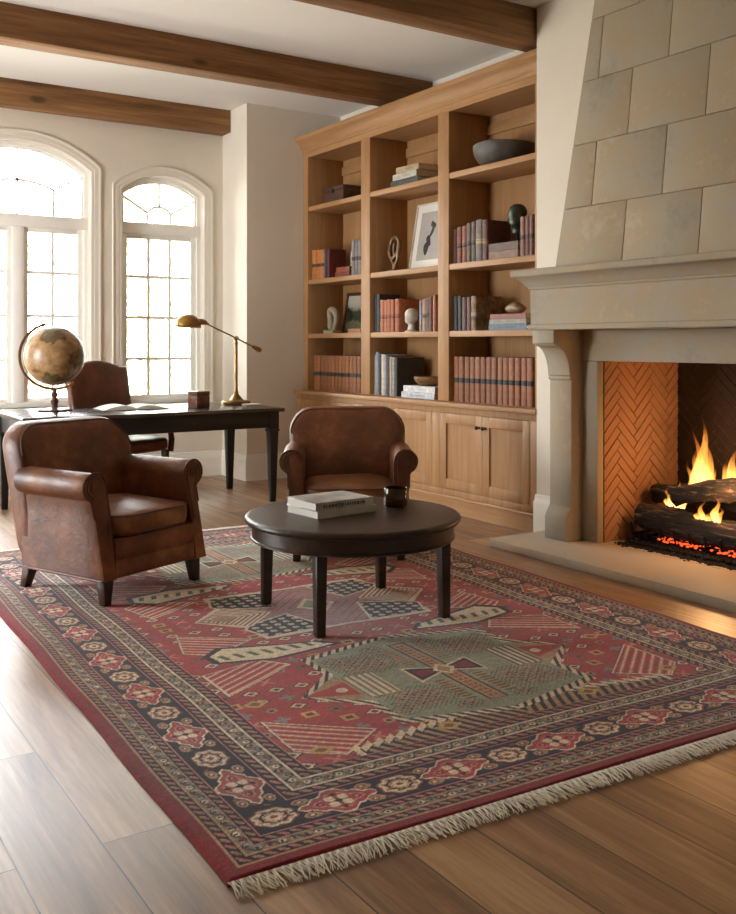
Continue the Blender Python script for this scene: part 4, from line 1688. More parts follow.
def rug():
    root = thing('rug', 'large red and navy patterned rug with star medallions and cream fringe', 'rug', R0, RANG)
    cell = 0.004
    nu, nv = int(RW / cell), int(RL / cell)
    uu = np.linspace(0, RW, nu + 1)
    vv = np.linspace(0, RL, nv + 1)
    Ug, Vg = np.meshgrid(uu, vv)
    U, V = Ug.ravel(), Vg.ravel()
    C = rug_colours(U, V, RW)
    warp = -0.028 * V * (1 - U / RW)              # the left edge bows outwards
    edge = np.minimum(np.minimum(U, RW - U), np.minimum(V, RL - V))
    Z = 0.014 - 0.010 * np.clip(1 - edge / 0.016, 0, 1) ** 2 + 0.0012 * np.sin(U * 9 + V * 4) * np.sin(V * 7)
    X = U + warp + 0.003 * np.sin(V * 7)
    Y = V + 0.003 * np.sin(U * 6)
    co_ = np.stack([X, Y, Z], 1).astype(np.float32)
    nvt = co_.shape[0]
    i0 = (np.arange(nv)[:, None] * (nu + 1) + np.arange(nu)[None, :]).ravel()
    quads = np.stack([i0, i0 + 1, i0 + nu + 2, i0 + nu + 1], 1)
    # skirt down to the floor
    loop = np.concatenate([np.arange(0, nu), nu + (nu + 1) * np.arange(0, nv), (nu + 1) * (nv + 1) - 1 - np.arange(0, nu), (nu + 1) * (nv - np.arange(0, nv))])
    low = co_[loop].copy()
    low[:, 2] = 0.0005
    li = nvt + np.arange(len(loop))
    nx_ = np.roll(np.arange(len(loop)), -1)
    sk = np.stack([loop[nx_], loop, li, li[nx_]], 1)
    co_ = np.concatenate([co_, low])
    quads = np.concatenate([quads, sk]).astype(np.int32)
    C = np.concatenate([C, C[loop]])
    me = bpy.data.meshes.new('pile')
    me.vertices.add(len(co_))
    me.vertices.foreach_set('co', co_.ravel())
    me.loops.add(quads.size)
    me.loops.foreach_set('vertex_index', quads.ravel())
    me.polygons.add(len(quads))
    me.polygons.foreach_set('loop_start', np.arange(0, quads.size, 4, dtype=np.int32))
    me.polygons.foreach_set('use_smooth', np.ones(len(quads), bool))
    me.update(calc_edges=True)
    at = me.color_attributes.new('wool', 'FLOAT_COLOR', 'POINT')
    at.data.foreach_set('color', np.concatenate([C, np.ones((len(C), 1))], 1).astype(np.float32).ravel())
    m, nt, b = new_mat('knotted_wool')
    ca = nd(nt, 'ShaderNodeAttribute', attribute_name='wool')
    nt.links.new(ca.outputs['Color'], b.inputs['Base Color'])
    b.inputs['Roughness'].default_value = 0.95
    b.inputs['Specular IOR Level'].default_value = 0.1
    b.inputs['Sheen Weight'].default_value = 0.25
    b.inputs['Sheen Roughness'].default_value = 0.5
    tc = nd(nt, 'ShaderNodeTexCoord')
    n = nd(nt, 'ShaderNodeTexNoise', Scale=260.0, Detail=2.0)
    nt.links.new(tc.outputs['Object'], n.inputs['Vector'])
    bump(nt, b, n.outputs['Fac'], 0.5, 0.004)
    me.materials.append(m)
    o = bpy.data.objects.new('pile', me)
    COL.objects.link(o)
    o.parent = root
    # fringe: knotted cotton strands at both short ends
    rnd = random.Random(11)
    for end in (0, 1):
        vs, fs = [], []
        N = 760
        for i in range(N):
            u0 = RW * (i + 0.5) / N
            wv = -0.028 * (RL * end) * (1 - u0 / RW)
            y0_ = 0.002 if end == 0 else RL - 0.002
            sgn = -1 if end == 0 else 1
            ln = rnd.uniform(0.050, 0.075)
            sw = rnd.uniform(-0.018, 0.018) + 0.010 * math.sin(i * 0.05)
            pts = []
            for k in range(5):
                t = k / 4
                pts.append(Vector((u0 + wv + sw * t * t + 0.003 * math.sin(t * 5 + i), y0_ + sgn * ln * t, 0.011 - 0.006 * t + 0.004 * math.sin(t * PI) * rnd.random())))
            w_ = rnd.uniform(0.0011, 0.0018)
            k0 = len(vs)
            for p_ in pts:
                for (ax, az) in ((-w_, 0), (0, w_), (w_, 0), (0, -w_)):
                    vs.append((p_.x + ax, p_.y, max(0.001, p_.z + az)))
            for s_ in range(4):
                for c_ in range(4):
                    c2 = (c_ + 1) % 4
                    fs.append((k0 + s_ * 4 + c_, k0 + s_ * 4 + c2, k0 + s_ * 4 + 4 + c2, k0 + s_ * 4 + 4 + c_))
        me = bpy.data.meshes.new('fringe')
        me.from_pydata(vs, [], fs)
        me.materials.append(M_fringe)
        fo = bpy.data.objects.new('fringe', me)
        COL.objects.link(fo)
        fo.parent = root
        fo['kind'] = 'stuff'
        fo['label'] = 'cream cotton fringe'
    return root


M_fringe = plain('fringe_cotton', (240, 232, 214), 0.9, noise=0.05, nscale=40)
rug()


# ------------------------------------------------------------------ armchairs
def make_armchair(label, loc, rotz):
    root = thing('leather_armchair', label, 'armchair', loc, rotz, 'leather club armchairs on the rug')
    # seat base with front rail
    k = MB()
    pr = [(0.06, 0.130), (0.015, 0.133), (0.002, 0.142), (0.0, 0.16), (0.0, 0.215), (0.006, 0.222), (0.0, 0.229), (0.0, 0.30), (0.01, 0.322), (0.05, 0.33)]
    rings = []
    for ins, z in pr:
        rings.append([(x, y, z) for x, y in [(-0.262, -0.335 + ins), (0.262, -0.335 + ins), (0.262, 0.25), (-0.262, 0.25)]])
    k.rings(rings)
    obj('seat_base', k, M_leather, root, sharp=50)
    # arms
    for sx in (-1, 1):
        def armprof(inset=0.0):
            pts = [(0.262 + inset, 0.132 + inset), (0.262 + inset, 0.34), (0.262 + inset, 0.565)]
            cx, cz, r_ = 0.329, 0.573, 0.066 - inset
            for i in range(15):
                a = PI - (PI + 1.15) * i / 14
                pts.append((cx + r_ * math.cos(a), cz + r_ * math.sin(a)))
            pts += [(0.349 - inset, 0.500), (0.346 - inset, 0.42), (0.346 - inset, 0.132 + inset)]
            return pts

        def yfront(z):
            t = min(1, max(0, (z - 0.22) / 0.30))
            t = t * t * (3 - 2 * t)
            return -0.345 + 0.080 * t
        k = MB()
        base = armprof()
        ys = [0.26, 0.2, 0.1, -0.05, -0.18]
        rings = []
        for y in ys:
            rr = []
            for x, z in base:
                yb = y
                if y > 0.3:
                    yb = 0.30 + 0.08 * max(0, (z - 0.13) / 0.5)
                rr.append((sx * x, yb, z))
            rings.append(rr)
        rings.append([(sx * x, yfront(z) + 0.012, z) for x, z in base])
        inn = armprof(0.006)
        rings.append([(sx * x, yfront(z), z) for x, z in inn])
        k.rings(rings)
        arm = obj('arm', k, M_leather, root, sharp=55)
        # piped scroll and facing on the front of the arm
        k = MB()
        inn = armprof(0.020)
        k.tube([(sx * x, yfront(z) - 0.001, z) for x, z in inn[1:-1]], 0.0040, 8)
        k.tube([(sx * (0.329 + 0.026 * math.cos(a)), yfront(0.574) - 0.001, 0.574 + 0.026 * math.sin(a)) for a in [2 * PI * i / 24 for i in range(24)]], 0.0042, 8, closed=True)
        m4 = Matrix.Translation((sx * 0.329, yfront(0.573) + 0.002, 0.574)) @ Matrix.Rotation(PI / 2, 4, 'X')
        k.lathe([(0.022, -0.002), (0.019, 0.003), (0.010, 0.005), (0.001, 0.0055)], n=20, mat=m4)
        k.tube([(sx * x, yfront(z) + 0.003, z) for x, z in armprof(-0.001)[1:-1]], 0.0045, 8)
        k.tube([(sx * 0.347, y, 0.140) for y in (-0.335, 0.0, 0.30)], 0.0045, 8)
        obj('arm_piping', k, M_piping, arm)
        # pleated seam on the outside panel
    # back
    k = MB()
    W_, H_ = 0.740, 0.745
    lay = [(0.20, -0.085), (0.10, -0.085), (0.035, -0.083), (0.010, -0.073), (0.0, -0.05), (0.0, 0.02), (0.010, 0.045), (0.030, 0.062), (0.065, 0.074), (0.13, 0.084), (0.24, 0.088), (0.33, 0.088)]
    rr = slab_rings(W_, H_, (0.078, 0.078, 0.03, 0.03), lay, n=8)

    def backmap(x, zz, h):
        z = zz + 0.48
        wid = 0.965 + 0.10 * (z - 0.5) - 0.04 * max(0, 0.5 - z)
        lean = 0.262 + 0.205 * (z - 0.35) + 0.16 * max(0, z - 0.6) ** 1.5
        lump = 0.006 * math.sin(x * 9 + 0.7) * math.sin(z * 8)
        wrap = -0.06 * (abs(x) / 0.35) ** 3 * max(0.0, 1 - abs(z - 0.62) / 0.45) * (1 if h > 0 else 0.3)
        return (x * wid, lean - h + wrap + lump * (1 if h > 0 else 0), z - 0.012 * (x / 0.35) ** 2 * max(0, (z - 0.5) / 0.36))
    rings = [[backmap(x, z, h) for x, z, h in r_] for r_ in rr]
    k.rings(rings)
    bk_ = obj('backrest', k, M_leather, root, sharp=70)
    k = MB()
    edge = [backmap(x, z, 0.047) for x, z, h in slab_rings(W_, H_, (0.078, 0.078, 0.03, 0.03), [(0.011, 0)], n=8)[0]]
    edge = [p for p in edge if p[2] > 0.5]
    # order from right side over the top to the left
    edge.sort(key=lambda p: math.atan2(p[2] - 0.5, p[0]))
    k.tube(edge, 0.0045, 8)
    obj('back_piping', k, M_piping, bk_)
    # seat cushion
    k = MB()
    lay = [(0.20, 0.0), (0.08, 0.0), (0.022, 0.006), (0.004, 0.022), (0.0, 0.045), (0.0, 0.080), (0.004, 0.098), (0.014, 0.108), (0.04, 0.116), (0.09, 0.128), (0.15, 0.136), (0.22, 0.140)]
    rr = slab_rings(0.515, 0.56, 0.045, lay, n=6)
    rings = []
    for r_ in rr:
        rings.append([(x, y - 0.065 - 0.012 * (1 - (x / 0.25) ** 2) * (1 if y < -0.2 else 0), 0.322 + h + 0.004 * math.sin(x * 14) * math.sin(y * 11) * (1 if h > 0.1 else 0)) for x, y, h in r_])
    k.rings(rings)
    cu = obj('seat_cushion', k, M_leather_seat, root, sharp=75, label='worn lighter brown seat cushion')
    k = MB()
    for hh, ins in ((0.103, 0.005), (0.014, 0.008)):
        ed = slab_rings(0.515, 0.56, 0.045, [(ins, 0)], n=6)[0]
        k.tube([(x, y - 0.065 - 0.012 * (1 - (x / 0.25) ** 2) * (1 if y < -0.2 else 0), 0.322 + hh) for x, y, h in ed], 0.005, 8, closed=True)
    obj('cushion_piping', k, M_piping, cu)
    # legs
    for (lx, ly) in ((-0.29, -0.29), (0.29, -0.29), (-0.27, 0.285), (0.27, 0.285)):
        k = MB()
        fy = -0.012 if ly < 0 else 0.035
        k.taper((lx + 0.008 * (1 if lx > 0 else -1), ly + fy, 0.0145), 0.020, (lx, ly, 0.136), 0.030)
        obj('leg', k, M_leg, root)
    return root


arm1 = make_armchair('brown leather armchair at far left, its side turned to the desk', (1.600, 4.868, 0), math.radians(23))
arm2 = dup(arm1, (3.065, 4.905, 0), (0, 0, math.radians(-31)), 'brown leather armchair behind the round table, facing the camera')

# ------------------------------------------------------------------ round coffee table
ct = thing('coffee_table', 'round dark wooden coffee table standing on the rug', 'coffee table', (2.3835, 3.772, 0.0), math.radians(-5.1))
k = MB()
k.lathe([(0.001, 0.432), (0.484, 0.432), (0.494, 0.436), (0.500, 0.443), (0.501, 0.452), (0.497, 0.460), (0.490, 0.4645), (0.480, 0.4655), (0.001, 0.4655)], n=96)
obj('tabletop', k, M_espresso, ct)
k = MB()
k.lathe([(0.440, 0.3600), (0.468, 0.360), (0.473, 0.363), (0.473, 0.371), (0.468, 0.374), (0.468, 0.4318), (0.440, 0.4318)], n=96)
k.lathe([(0.440, 0.36), (0.440, 0.4318)], n=96)
obj('apron', k, M_espresso, ct)
for a, b_ in ((-1, -1), (1, -1), (1, 1), (-1, 1)):
    k = MB()
    k.taper((a * 0.312, b_ * 0.298, 0.0145), 0.0205, (a * 0.308, b_ * 0.294, 0.4318), 0.026)
    obj('leg', k, M_leg if False else M_espresso, ct)

# books and candle glass on the table
M_cover_grey = plain('grey_printed_cover', (176, 174, 170), 0.35, noise=0.28, nscale=9)
M_cover_pale = plain('pale_printed_cover', (188, 184, 172), 0.4, noise=0.06, nscale=12)
M_ink = plain('faded_ink', (92, 88, 82), 0.6)


def flat_book(label, loc, rotz, w_, d_, h_, cover, pages, grp=None, ink=None, name='book'):
    """closed book lying flat; spine along -y"""
    root = thing(name, label, 'book', loc, rotz, grp)
    k = MB()
    t = min(0.003, h_ * 0.12)
    k.box(-w_ / 2, w_ / 2, -d_ / 2, d_ / 2, 0, t, t * 0.3, seg=1)
    k.box(-w_ / 2, w_ / 2, -d_ / 2, d_ / 2, h_ - t, h_, t * 0.3, seg=1)
    k.box(-w_ / 2, w_ / 2, -d_ / 2 - t * 0.6, -d_ / 2 + t, 0.0002, h_ - 0.0002, t * 0.3, seg=1)
    c = obj('cover', k, cover, root)
    if ink:
        k = MB()
        rnd = random.Random(int(w_ * 1000))
        x = -w_ * 0.38
        while x < w_ * 0.3:
            lw = rnd.uniform(0.006, 0.016)
            k.box(x, x + lw, -d_ / 2 - t * 0.6 - 0.0006, -d_ / 2 - t * 0.5, h_ * 0.3, h_ * 0.68)
            x += lw + rnd.uniform(0.003, 0.008)
        obj('spine_print', k, ink, c)
    k = MB()
    k.box(-w_ / 2 + 0.004, w_ / 2 - 0.004, -d_ / 2 + t, d_ / 2 - 0.005, t, h_ - t)
    obj('page_block', k, pages, root)
    return root


TZ = 0.4657
flat_book('lower of the two pale books stacked on the round table', (2.315, 3.852, TZ), math.radians(5), 0.335, 0.25, 0.034, M_cover_pale, M_white_paper, 'books on the round table')
flat_book('upper book on the round table, with a grey and white printed cover', (2.310, 3.858, TZ + 0.0342), math.radians(4), 0.325, 0.245, 0.036, M_cover_grey, M_white_paper, 'books on the round table', M_ink)
cg = thing('candle_glass', 'dark amber glass candle holder beside the books on the round table', 'candle holder', (2.655, 3.815, TZ))
m, nt, b = new_mat('amber_glass')
b.inputs['Base Color'].default_value = rgba((74, 44, 18))
b.inputs['Roughness'].default_value = 0.04
b.inputs['Transmission Weight'].default_value = 0.55
b.inputs['IOR'].default_value = 1.45
M_amber = m
k = MB()
k.lathe([(0.001, 0.0), (0.050, 0.0), (0.056, 0.004), (0.058, 0.02), (0.058, 0.088), (0.0565, 0.0905), (0.054, 0.088), (0.053, 0.024), (0.048, 0.014), (0.001, 0.012)], n=40)
obj('glass', k, M_amber, cg)
k = MB()
k.lathe([(0.001, 0.013), (0.049, 0.0145), (0.052, 0.026), (0.052, 0.056), (0.05, 0.058), (0.001, 0.057)], n=32)
cw_ = obj('candle_wax', k, plain('dark_wax', (60, 40, 24), 0.5), cg)
k = MB()
k.cyl((0, 0, 0.056), (0.001, 0, 0.069), 0.0012, n=8)
obj('wick', k, M_iron, cw_)

# ------------------------------------------------------------------ writing desk
DX0, DX1, DY0, DY1, DZ = 1.60, 3.612, 6.72, 7.665, 0.745
dk = thing('writing_desk', 'long black writing desk with tapered legs in front of the windows', 'desk', ((DX0 + DX1) / 2, (DY0 + DY1) / 2, 0))
k = MB()
k.box(DX0, DX1, DY0, DY1, DZ - 0.030, DZ, 0.007, seg=3)
obj('desktop', k, M_desk_top, dk, world=True)
k = MB()
i_ = 0.045
k.box(DX0 + i_, DX1 - i_, DY0 + i_, DY0 + i_ + 0.022, DZ - 0.155, DZ - 0.0302, 0.002)
k.box(DX0 + i_, DX1 - i_, DY1 - i_ - 0.022, DY1 - i_, DZ - 0.155, DZ - 0.0302, 0.002)
k.box(DX0 + i_, DX0 + i_ + 0.022, DY0 + i_ + 0.022, DY1 - i_ - 0.022, DZ - 0.155, DZ - 0.0302, 0.002)
k.box(DX1 - i_ - 0.022, DX1 - i_, DY0 + i_ + 0.022, DY1 - i_ - 0.022, DZ - 0.155, DZ - 0.0302, 0.002)
obj('apron', k, M_desk, dk, world=True)
for lx in (DX0 + 0.075, DX1 - 0.075):
    for ly in (DY0 + 0.075, DY1 - 0.075):
        k = MB()
        k.box(lx - 0.040, lx + 0.040, ly - 0.040, ly + 0.040, DZ - 0.17, DZ - 0.0304, 0.003)
        k.box(lx - 0.044, lx + 0.044, ly - 0.044, ly + 0.044, DZ - 0.185, DZ - 0.170, 0.003)
        k.taper((lx, ly, 0.0), 0.022, (lx, ly, DZ - 0.185), 0.037)
        obj('leg', k, M_desk, dk, world=True)

# ------------------------------------------------------------------ desk chair
dc = thing('desk_chair', 'brown leather desk chair with arched back standing behind the desk', 'chair', (2.64, 7.70, 0), math.radians(24))
k = MB()
lay = [(0.2, 0), (0.05, 0.0), (0.012, 0.008), (0.0, 0.03), (0.0, 0.08), (0.008, 0.10), (0.03, 0.112), (0.09, 0.124), (0.2, 0.13)]
k.rings([[(x, y - 0.02, 0.37 + h) for x, y, h in r_] for r_ in slab_rings(0.56, 0.52, 0.04, lay, n=5)])
obj('seat', k, M_leather_dark, dc, sharp=75)
# arched back
out = []
hw = 0.325
for i in range(25):
    t = -1 + 2 * i / 24
    z = 1.055 + 0.055 * (math.cos(PI * t) * 0.5 + 0.5) ** 0.8
    out.append((hw * t, z))
poly_top = out
L_ = []
lowz = 0.50
outl = [(-hw + 0.02, lowz)] + poly_top + [(hw - 0.02, lowz)]
cx_, cz_ = 0, 0.80
k = MB()
rings = []
for sc, h in ((0.5, -0.032), (0.93, -0.032), (0.985, -0.026), (1.0, -0.01), (1.0, 0.012), (0.985, 0.03), (0.94, 0.040), (0.8, 0.048), (0.5, 0.054), (0.2, 0.056)):
    rings.append([(cx_ + (x - cx_) * sc, 0.215 + 0.20 * (cz_ + (z - cz_) * sc - 0.45) - h, cz_ + (z - cz_) * sc) for x, z in outl])
k.rings(rings)
obj('backrest', k, M_leather_dark, dc, sharp=75)
for sx in (-1, 1):
    k = MB()
    k.tube([(sx * 0.275, -0.255, 0.36), (sx * 0.282, -0.262, 0.46), (sx * 0.286, -0.245, 0.52), (sx * 0.288, -0.19, 0.545), (sx * 0.288, -0.10, 0.558), (sx * 0.285, 0.05, 0.560), (sx * 0.275, 0.235, 0.59)],
           [0.026, 0.026, 0.024, 0.022, 0.024, 0.026, 0.02], 12)
    obj('arm', k, M_leather_dark, dc)
    k = MB()
    k.taper((sx * 0.245, -0.235, 0.0), 0.016, (sx * 0.245, -0.225, 0.375), 0.025)
    obj('leg', k, M_leg, dc)
    k = MB()
    k.taper((sx * 0.235, 0.27, 0.0), 0.016, (sx * 0.235, 0.205, 0.375), 0.025)
    obj('leg', k, M_leg, dc)

# ------------------------------------------------------------------ things on the desk
# globe
gl = thing('globe', 'antique beige globe in a brass half ring on a turned wooden stand', 'globe', (1.985, 7.35, DZ))
m, nt, b = new_mat('antique_map')
tc = nd(nt, 'ShaderNodeTexCoord')
n1 = nd(nt, 'ShaderNodeTexNoise', Scale=4.2, Detail=7.0, Roughness=0.58)
mp = nd(nt, 'ShaderNodeMapping')
mp.inputs['Location'].default_value = (0.37, 0.1, 0.62)
nt.links.new(tc.outputs['Object'], mp.inputs[0])
nt.links.new(mp.outputs[0], n1.inputs['Vector'])
r = ramp(nt, n1.outputs['Fac'], [(0.44, (168, 138, 100)), (0.50, (160, 128, 88)), (0.525, (98, 72, 42)), (0.545, (104, 96, 62)), (0.66, (134, 106, 64))])
n2 = nd(nt, 'ShaderNodeTexNoise', Scale=22.0, Detail=4.0)
nt.links.new(tc.outputs['Object'], n2.inputs['Vector'])
r2 = ramp(nt, n2.outputs['Fac'], [(0.35, (205, 190, 170)), (0.65, (255, 252, 246))])
mx = nd(nt, 'ShaderNodeMix', data_type='RGBA', blend_type='MULTIPLY')
mx.inputs['Factor'].default_value = 1.0
nt.links.new(r.outputs[0], mx.inputs['A'])
nt.links.new(r2.outputs[0], mx.inputs['B'])
nt.links.new(mx.outputs['Result'], b.inputs['Base Color'])
b.inputs['Roughness'].default_value = 0.35
GC = Vector((0, 0, 0.415))
GR = 0.222
view = Vector((0.26, 0.97, 0)).normalized()
rt = Vector((view.y, -view.x, 0))
k = MB()
k.ball(GC, GR, 24)
obj('sphere', k, m, gl)
k = MB()
tilt = math.radians(20)
path = []
for i in range(41):
    a = math.radians(90 + 20) + math.radians(200) * i / 40 - math.radians(6)
    path.append(GC + rt * (GR + 0.026) * math.cos(a) + Vector((0, 0, 1)) * (GR + 0.026) * math.sin(a))
rings = []
for i, p in enumerate(path):
    d_ = (p - GC).normalized()
    rings.append([p + d_ * a * 0.010 + view * b_ * 0.012 for a, b_ in ((-1, -1), (1, -1), (1, 1), (-1, 1))])
k.rings(rings)
ax = (rt * math.cos(math.radians(110)) + Vector((0, 0, 1)) * math.sin(math.radians(110)))
k.cyl(GC + ax * (GR - 0.01), GC + ax * (GR + 0.045), 0.006, n=10)
k.ball(GC + ax * (GR + 0.046), 0.011, 8)
k.cyl(GC - ax * (GR - 0.01), GC - ax * (GR + 0.040), 0.006, n=10)
obj('meridian_ring', k, M_brass, gl)
k = MB()
k.lathe([(0.001, 0.0), (0.125, 0.0), (0.128, 0.006), (0.122, 0.014), (0.06, 0.020), (0.03, 0.030), (0.022, 0.045), (0.026, 0.06), (0.030, 0.075), (0.020, 0.092), (0.014, 0.102), (0.024, 0.118), (0.026, 0.128), (0.014, 0.142), (0.012, 0.155), (0.018, 0.166), (0.001, 0.170)], n=32)
obj('stand', k, wood('globe_stand_wood', (52, 28, 16), (78, 44, 26), (100, 60, 36), 'Z', 1.5, 0.4), gl)

# brass lamp
lp = thing('desk_lamp', 'aged brass swing-arm desk lamp with a domed shade at the right end of the desk', 'lamp', (3.49, 7.36, DZ))
k = MB()
k.lathe([(0.001, 0.0), (0.118, 0.0), (0.121, 0.004), (0.121, 0.022), (0.114, 0.030), (0.070, 0.034), (0.055, 0.042), (0.040, 0.060), (0.024, 0.078), (0.018, 0.09), (0.001, 0.09)], n=40)
obj('base', k, M_brass, lp)
k = MB()
k.lathe([(0.013, 0.085), (0.013, 0.50), (0.017, 0.504), (0.017, 0.518), (0.011, 0.524), (0.011, 0.540), (0.001, 0.541)], n=20)
k.lathe([(0.018, 0.088), (0.020, 0.098), (0.014, 0.108)], n=20)
obj('pole', k, M_brass, lp)
AD = Vector((-1, 0.0, 0)).normalized()
J_ = Vector((0, 0, 0.552))
hd = Vector((-0.262, 0, 0.668))
cw = Vector((0.215, 0, 0.455))
k = MB()
k.tube([hd, J_ + Vector((0, -0.012, 0)), cw], 0.0065, 10)
k.ball(J_, 0.021, 10)
k.tube([J_ + Vector((0, -0.030, 0)), J_ + Vector((0, 0.030, 0))], [0.012, 0.012], 12)
dcw = (cw - J_).normalized()
k.tube([cw - dcw * 0.075, cw - dcw * 0.06, cw - dcw * 0.01, cw + dcw * 0.012, cw + dcw * 0.022], [0.008, 0.014, 0.021, 0.018, 0.006], 14)
obj('swing_arm', k, M_brass, lp)
k = MB()
SCc = Vector((-0.432, 0, 0.652))
prof = []
for i in range(13):
    a = PI / 2 * i / 12
    prof.append((0.001 + 0.105 * math.sin(a), 0.098 * math.cos(a)))
prof += [(0.112, -0.006), (0.114, -0.010), (0.110, -0.009)]
for i in range(12, -1, -1):
    a = PI / 2 * i / 12
    prof.append((0.001 + 0.101 * math.sin(a), 0.094 * math.cos(a)))
m4 = Matrix.Translation(SCc) @ Matrix.Rotation(math.radians(3), 4, 'Y')
k.lathe(prof, n=40, mat=m4)
sh = obj('lamp_shade', k, M_brass, lp)
k = MB()
k.tube([SCc + Vector((0.085, 0, 0.040)), SCc + Vector((0.118, 0, 0.036)), SCc + Vector((0.150, 0, 0.030)), hd + Vector((0.012, 0, -0.003))], [0.022, 0.026, 0.020, 0.010], 14)
k.tube([hd + Vector((0, -0.022, 0)), hd + Vector((0, 0.022, 0))], 0.010, 12)
obj('socket', k, M_brass, sh)
k = MB()
k.ball(SCc + Vector((0, 0, 0.035)), 0.032, 10)
obj('bulb', k, plain('unlit_bulb', (236, 232, 222), 0.3), sh)

# wooden cube box
wbx = thing('wooden_box', 'small dark burl wood cube box on the desk beside the lamp', 'box', (3.055, 7.13, DZ), math.radians(12))
M_burl = plain('burl_wood', (92, 58, 38), 0.35, noise=0.38, nscale=18)
k = MB()
k.box(-0.062, 0.062, -0.062, 0.062, 0.0, 0.098, 0.004)
obj('body', k, M_burl, wbx)
k = MB()
k.box(-0.063, 0.063, -0.063, 0.063, 0.0995, 0.130, 0.004)
obj('lid', k, M_burl, wbx)

# pale notepad by the lamp
nb = MB()
nb.box(-0.07, 0.07, -0.045, 0.045, 0, 0.012, 0.003)
no = obj('notepad', nb, M_white_paper)
no.location = (3.30 + 0.33, 7.30, DZ)
no.location = (3.535, 7.16, DZ)
tag(no, 'small pale notepad lying at the foot of the brass lamp', 'notepad')

# open book
ob = thing('open_book', 'large open book lying on the desk in front of the chair', 'book', (2.545, 7.26, DZ), math.radians(-4))
k = MB()
k.box(-0.262, 0.262, -0.165, 0.165, 0, 0.004, 0.001, seg=1)
obj('cover', k, plain('dark_book_cloth', (62, 48, 40), 0.7), ob)
for sx in (-1, 1):
    k = MB()
    sec = [(0.004, 0.0045)]
    for i in range(15):
        t = i / 14
        sec.append((0.004 + 0.248 * t, 0.006 + 0.032 * (math.sin(PI * min(1, t * 1.05 + 0.02)) ** 0.75) * (1 - 0.35 * t) + 0.004 * (1 - t)))
    sec.append((0.252, 0.0045))
    k.prism([(sx * x, z) for x, z in sec], lambda p, a: (p[0], a, p[1]), -0.158, 0.158)
    obj('page_block', k, M_white_paper, ob, sharp=50)

# ------------------------------------------------------------------ things on the bookcase shelves
SX = 4.50            # plane of the spines
S1, S2, S3, S4 = 2.536, 1.851, 1.347, 0.820


def cloth(name, c, rough=0.55):
    m = plain(name, c, rough, noise=0.14, nscale=30)
    nt = m.node_tree
    b = nt.nodes['Principled BSDF']
    src = b.inputs['Base Color'].links[0].from_socket
    oi = nd(nt, 'ShaderNodeObjectInfo')
    mr = nd(nt, 'ShaderNodeMapRange')
    mr.inputs['To Min'].default_value = 0.82
    mr.inputs['To Max'].default_value = 1.18
    nt.links.new(oi.outputs['Random'], mr.inputs[0])
    hs_ = nd(nt, 'ShaderNodeHueSaturation')
    nt.links.new(mr.outputs[0], hs_.inputs['Value'])
    nt.links.new(src, hs_.inputs['Color'])
    nt.links.new(hs_.outputs[0], b.inputs['Base Color'])
    return m


BC = {}


def bcol(c):
    if c not in BC:
        BC[c] = cloth('binding_%d_%d_%d' % c, c)
    return BC[c]


M_gilt = plain('gilt_tooling', (176, 138, 78), 0.4, 0.6)
M_label_dark = plain('dark_spine_label', (34, 28, 26), 0.6)


def spine_book(label, th, ht, dp, c, bands=0, band_c=None, plain_bands=0, grp=None, loc=(0, 0, 0), name='book', lean=0.0):
    """upright book: spine towards -x, thickness along y"""
    root = thing(name, label, 'book', loc, 0, grp)
    if lean:
        root.rotation_euler = (lean, 0, 0)
    t = 0.0028
    k = MB()
    # rounded spine
    sp = []
    for i in range(9):
        a = PI * i / 8
        sp.append((-min(0.013, th * 0.30) * math.sin(a), (th / 2 - 0.0008) * math.cos(a)))
    sec = [(dp, th / 2)] + sp + [(dp, -th / 2), (dp, -th / 2 + t), (0.004, -th / 2 + t), (0.004, th / 2 - t), (dp, th / 2 - t)]
    sec = [(x, y) for x, y in sec]
    k.prism(sec, lambda p, a: (p[0], p[1], a), 0, ht)
    for i in range(plain_bands):
        z = ht * (0.1 + 0.8 * i / max(1, plain_bands - 1))
        q = [(x * 1.45 - 0.0006, y * 1.01) for x, y in sp] + [(0.004, -th / 2 * 1.01), (0.004, th / 2 * 1.01)]
        k.prism(q, lambda p, a: (p[0], p[1], a), z - 0.0028, z + 0.0028)
    cv = obj('cover', k, bcol(c), root)
    if bands:
        k = MB()
        q = [(x * 1.15 - 0.0004, y * 1.004) for x, y in sp] + [(0.003, -th / 2 * 1.004), (0.003, th / 2 * 1.004)]
        k.prism(q, lambda p, a: (p[0], p[1], a), ht * 0.42, ht * 0.53)
        obj('spine_label', k, M_label_dark if band_c is None else bcol(band_c), cv)
    k = MB()
    k.box(0.0045, dp - 0.004, -th / 2 + t, th / 2 - t, 0.002, ht - 0.004)
    obj('page_block', k, M_paper, root)
    return root


def lying_book(label, yc, z, wy, dp, h_, c, grp=None, x=None, rot=0.0, pages=None):
    """closed book lying flat on a shelf, spine to the room; wy along the shelf"""
    x = SX if x is None else x
    root = thing('book', label, 'book', (x, yc, z), rot, grp)
    t = min(0.003, h_ * 0.12)
    k = MB()
    k.box(0, dp, -wy / 2, wy / 2, 0, t, t * .3, seg=1)
    k.box(0, dp, -wy / 2, wy / 2, h_ - t, h_, t * .3, seg=1)
    k.box(-t * 0.8, t, -wy / 2, wy / 2, 0.0002, h_ - 0.0002, t * .3, seg=1)
    cv = obj('cover', k, bcol(c), root)
    k = MB()
    k.box(-t * 0.9 - 0.0004, -t * 0.5, -wy * 0.22, wy * 0.22, h_ * 0.34, h_ * 0.62)
    obj('spine_label', k, bcol(tuple(int(v * 0.8 + 14) for v in c)), cv)
    k = MB()
    k.box(t, dp - 0.004, -wy / 2 + 0.004, wy / 2 - 0.004, t, h_ - t)
    obj('page_block', k, pages or M_paper, root)
    return root


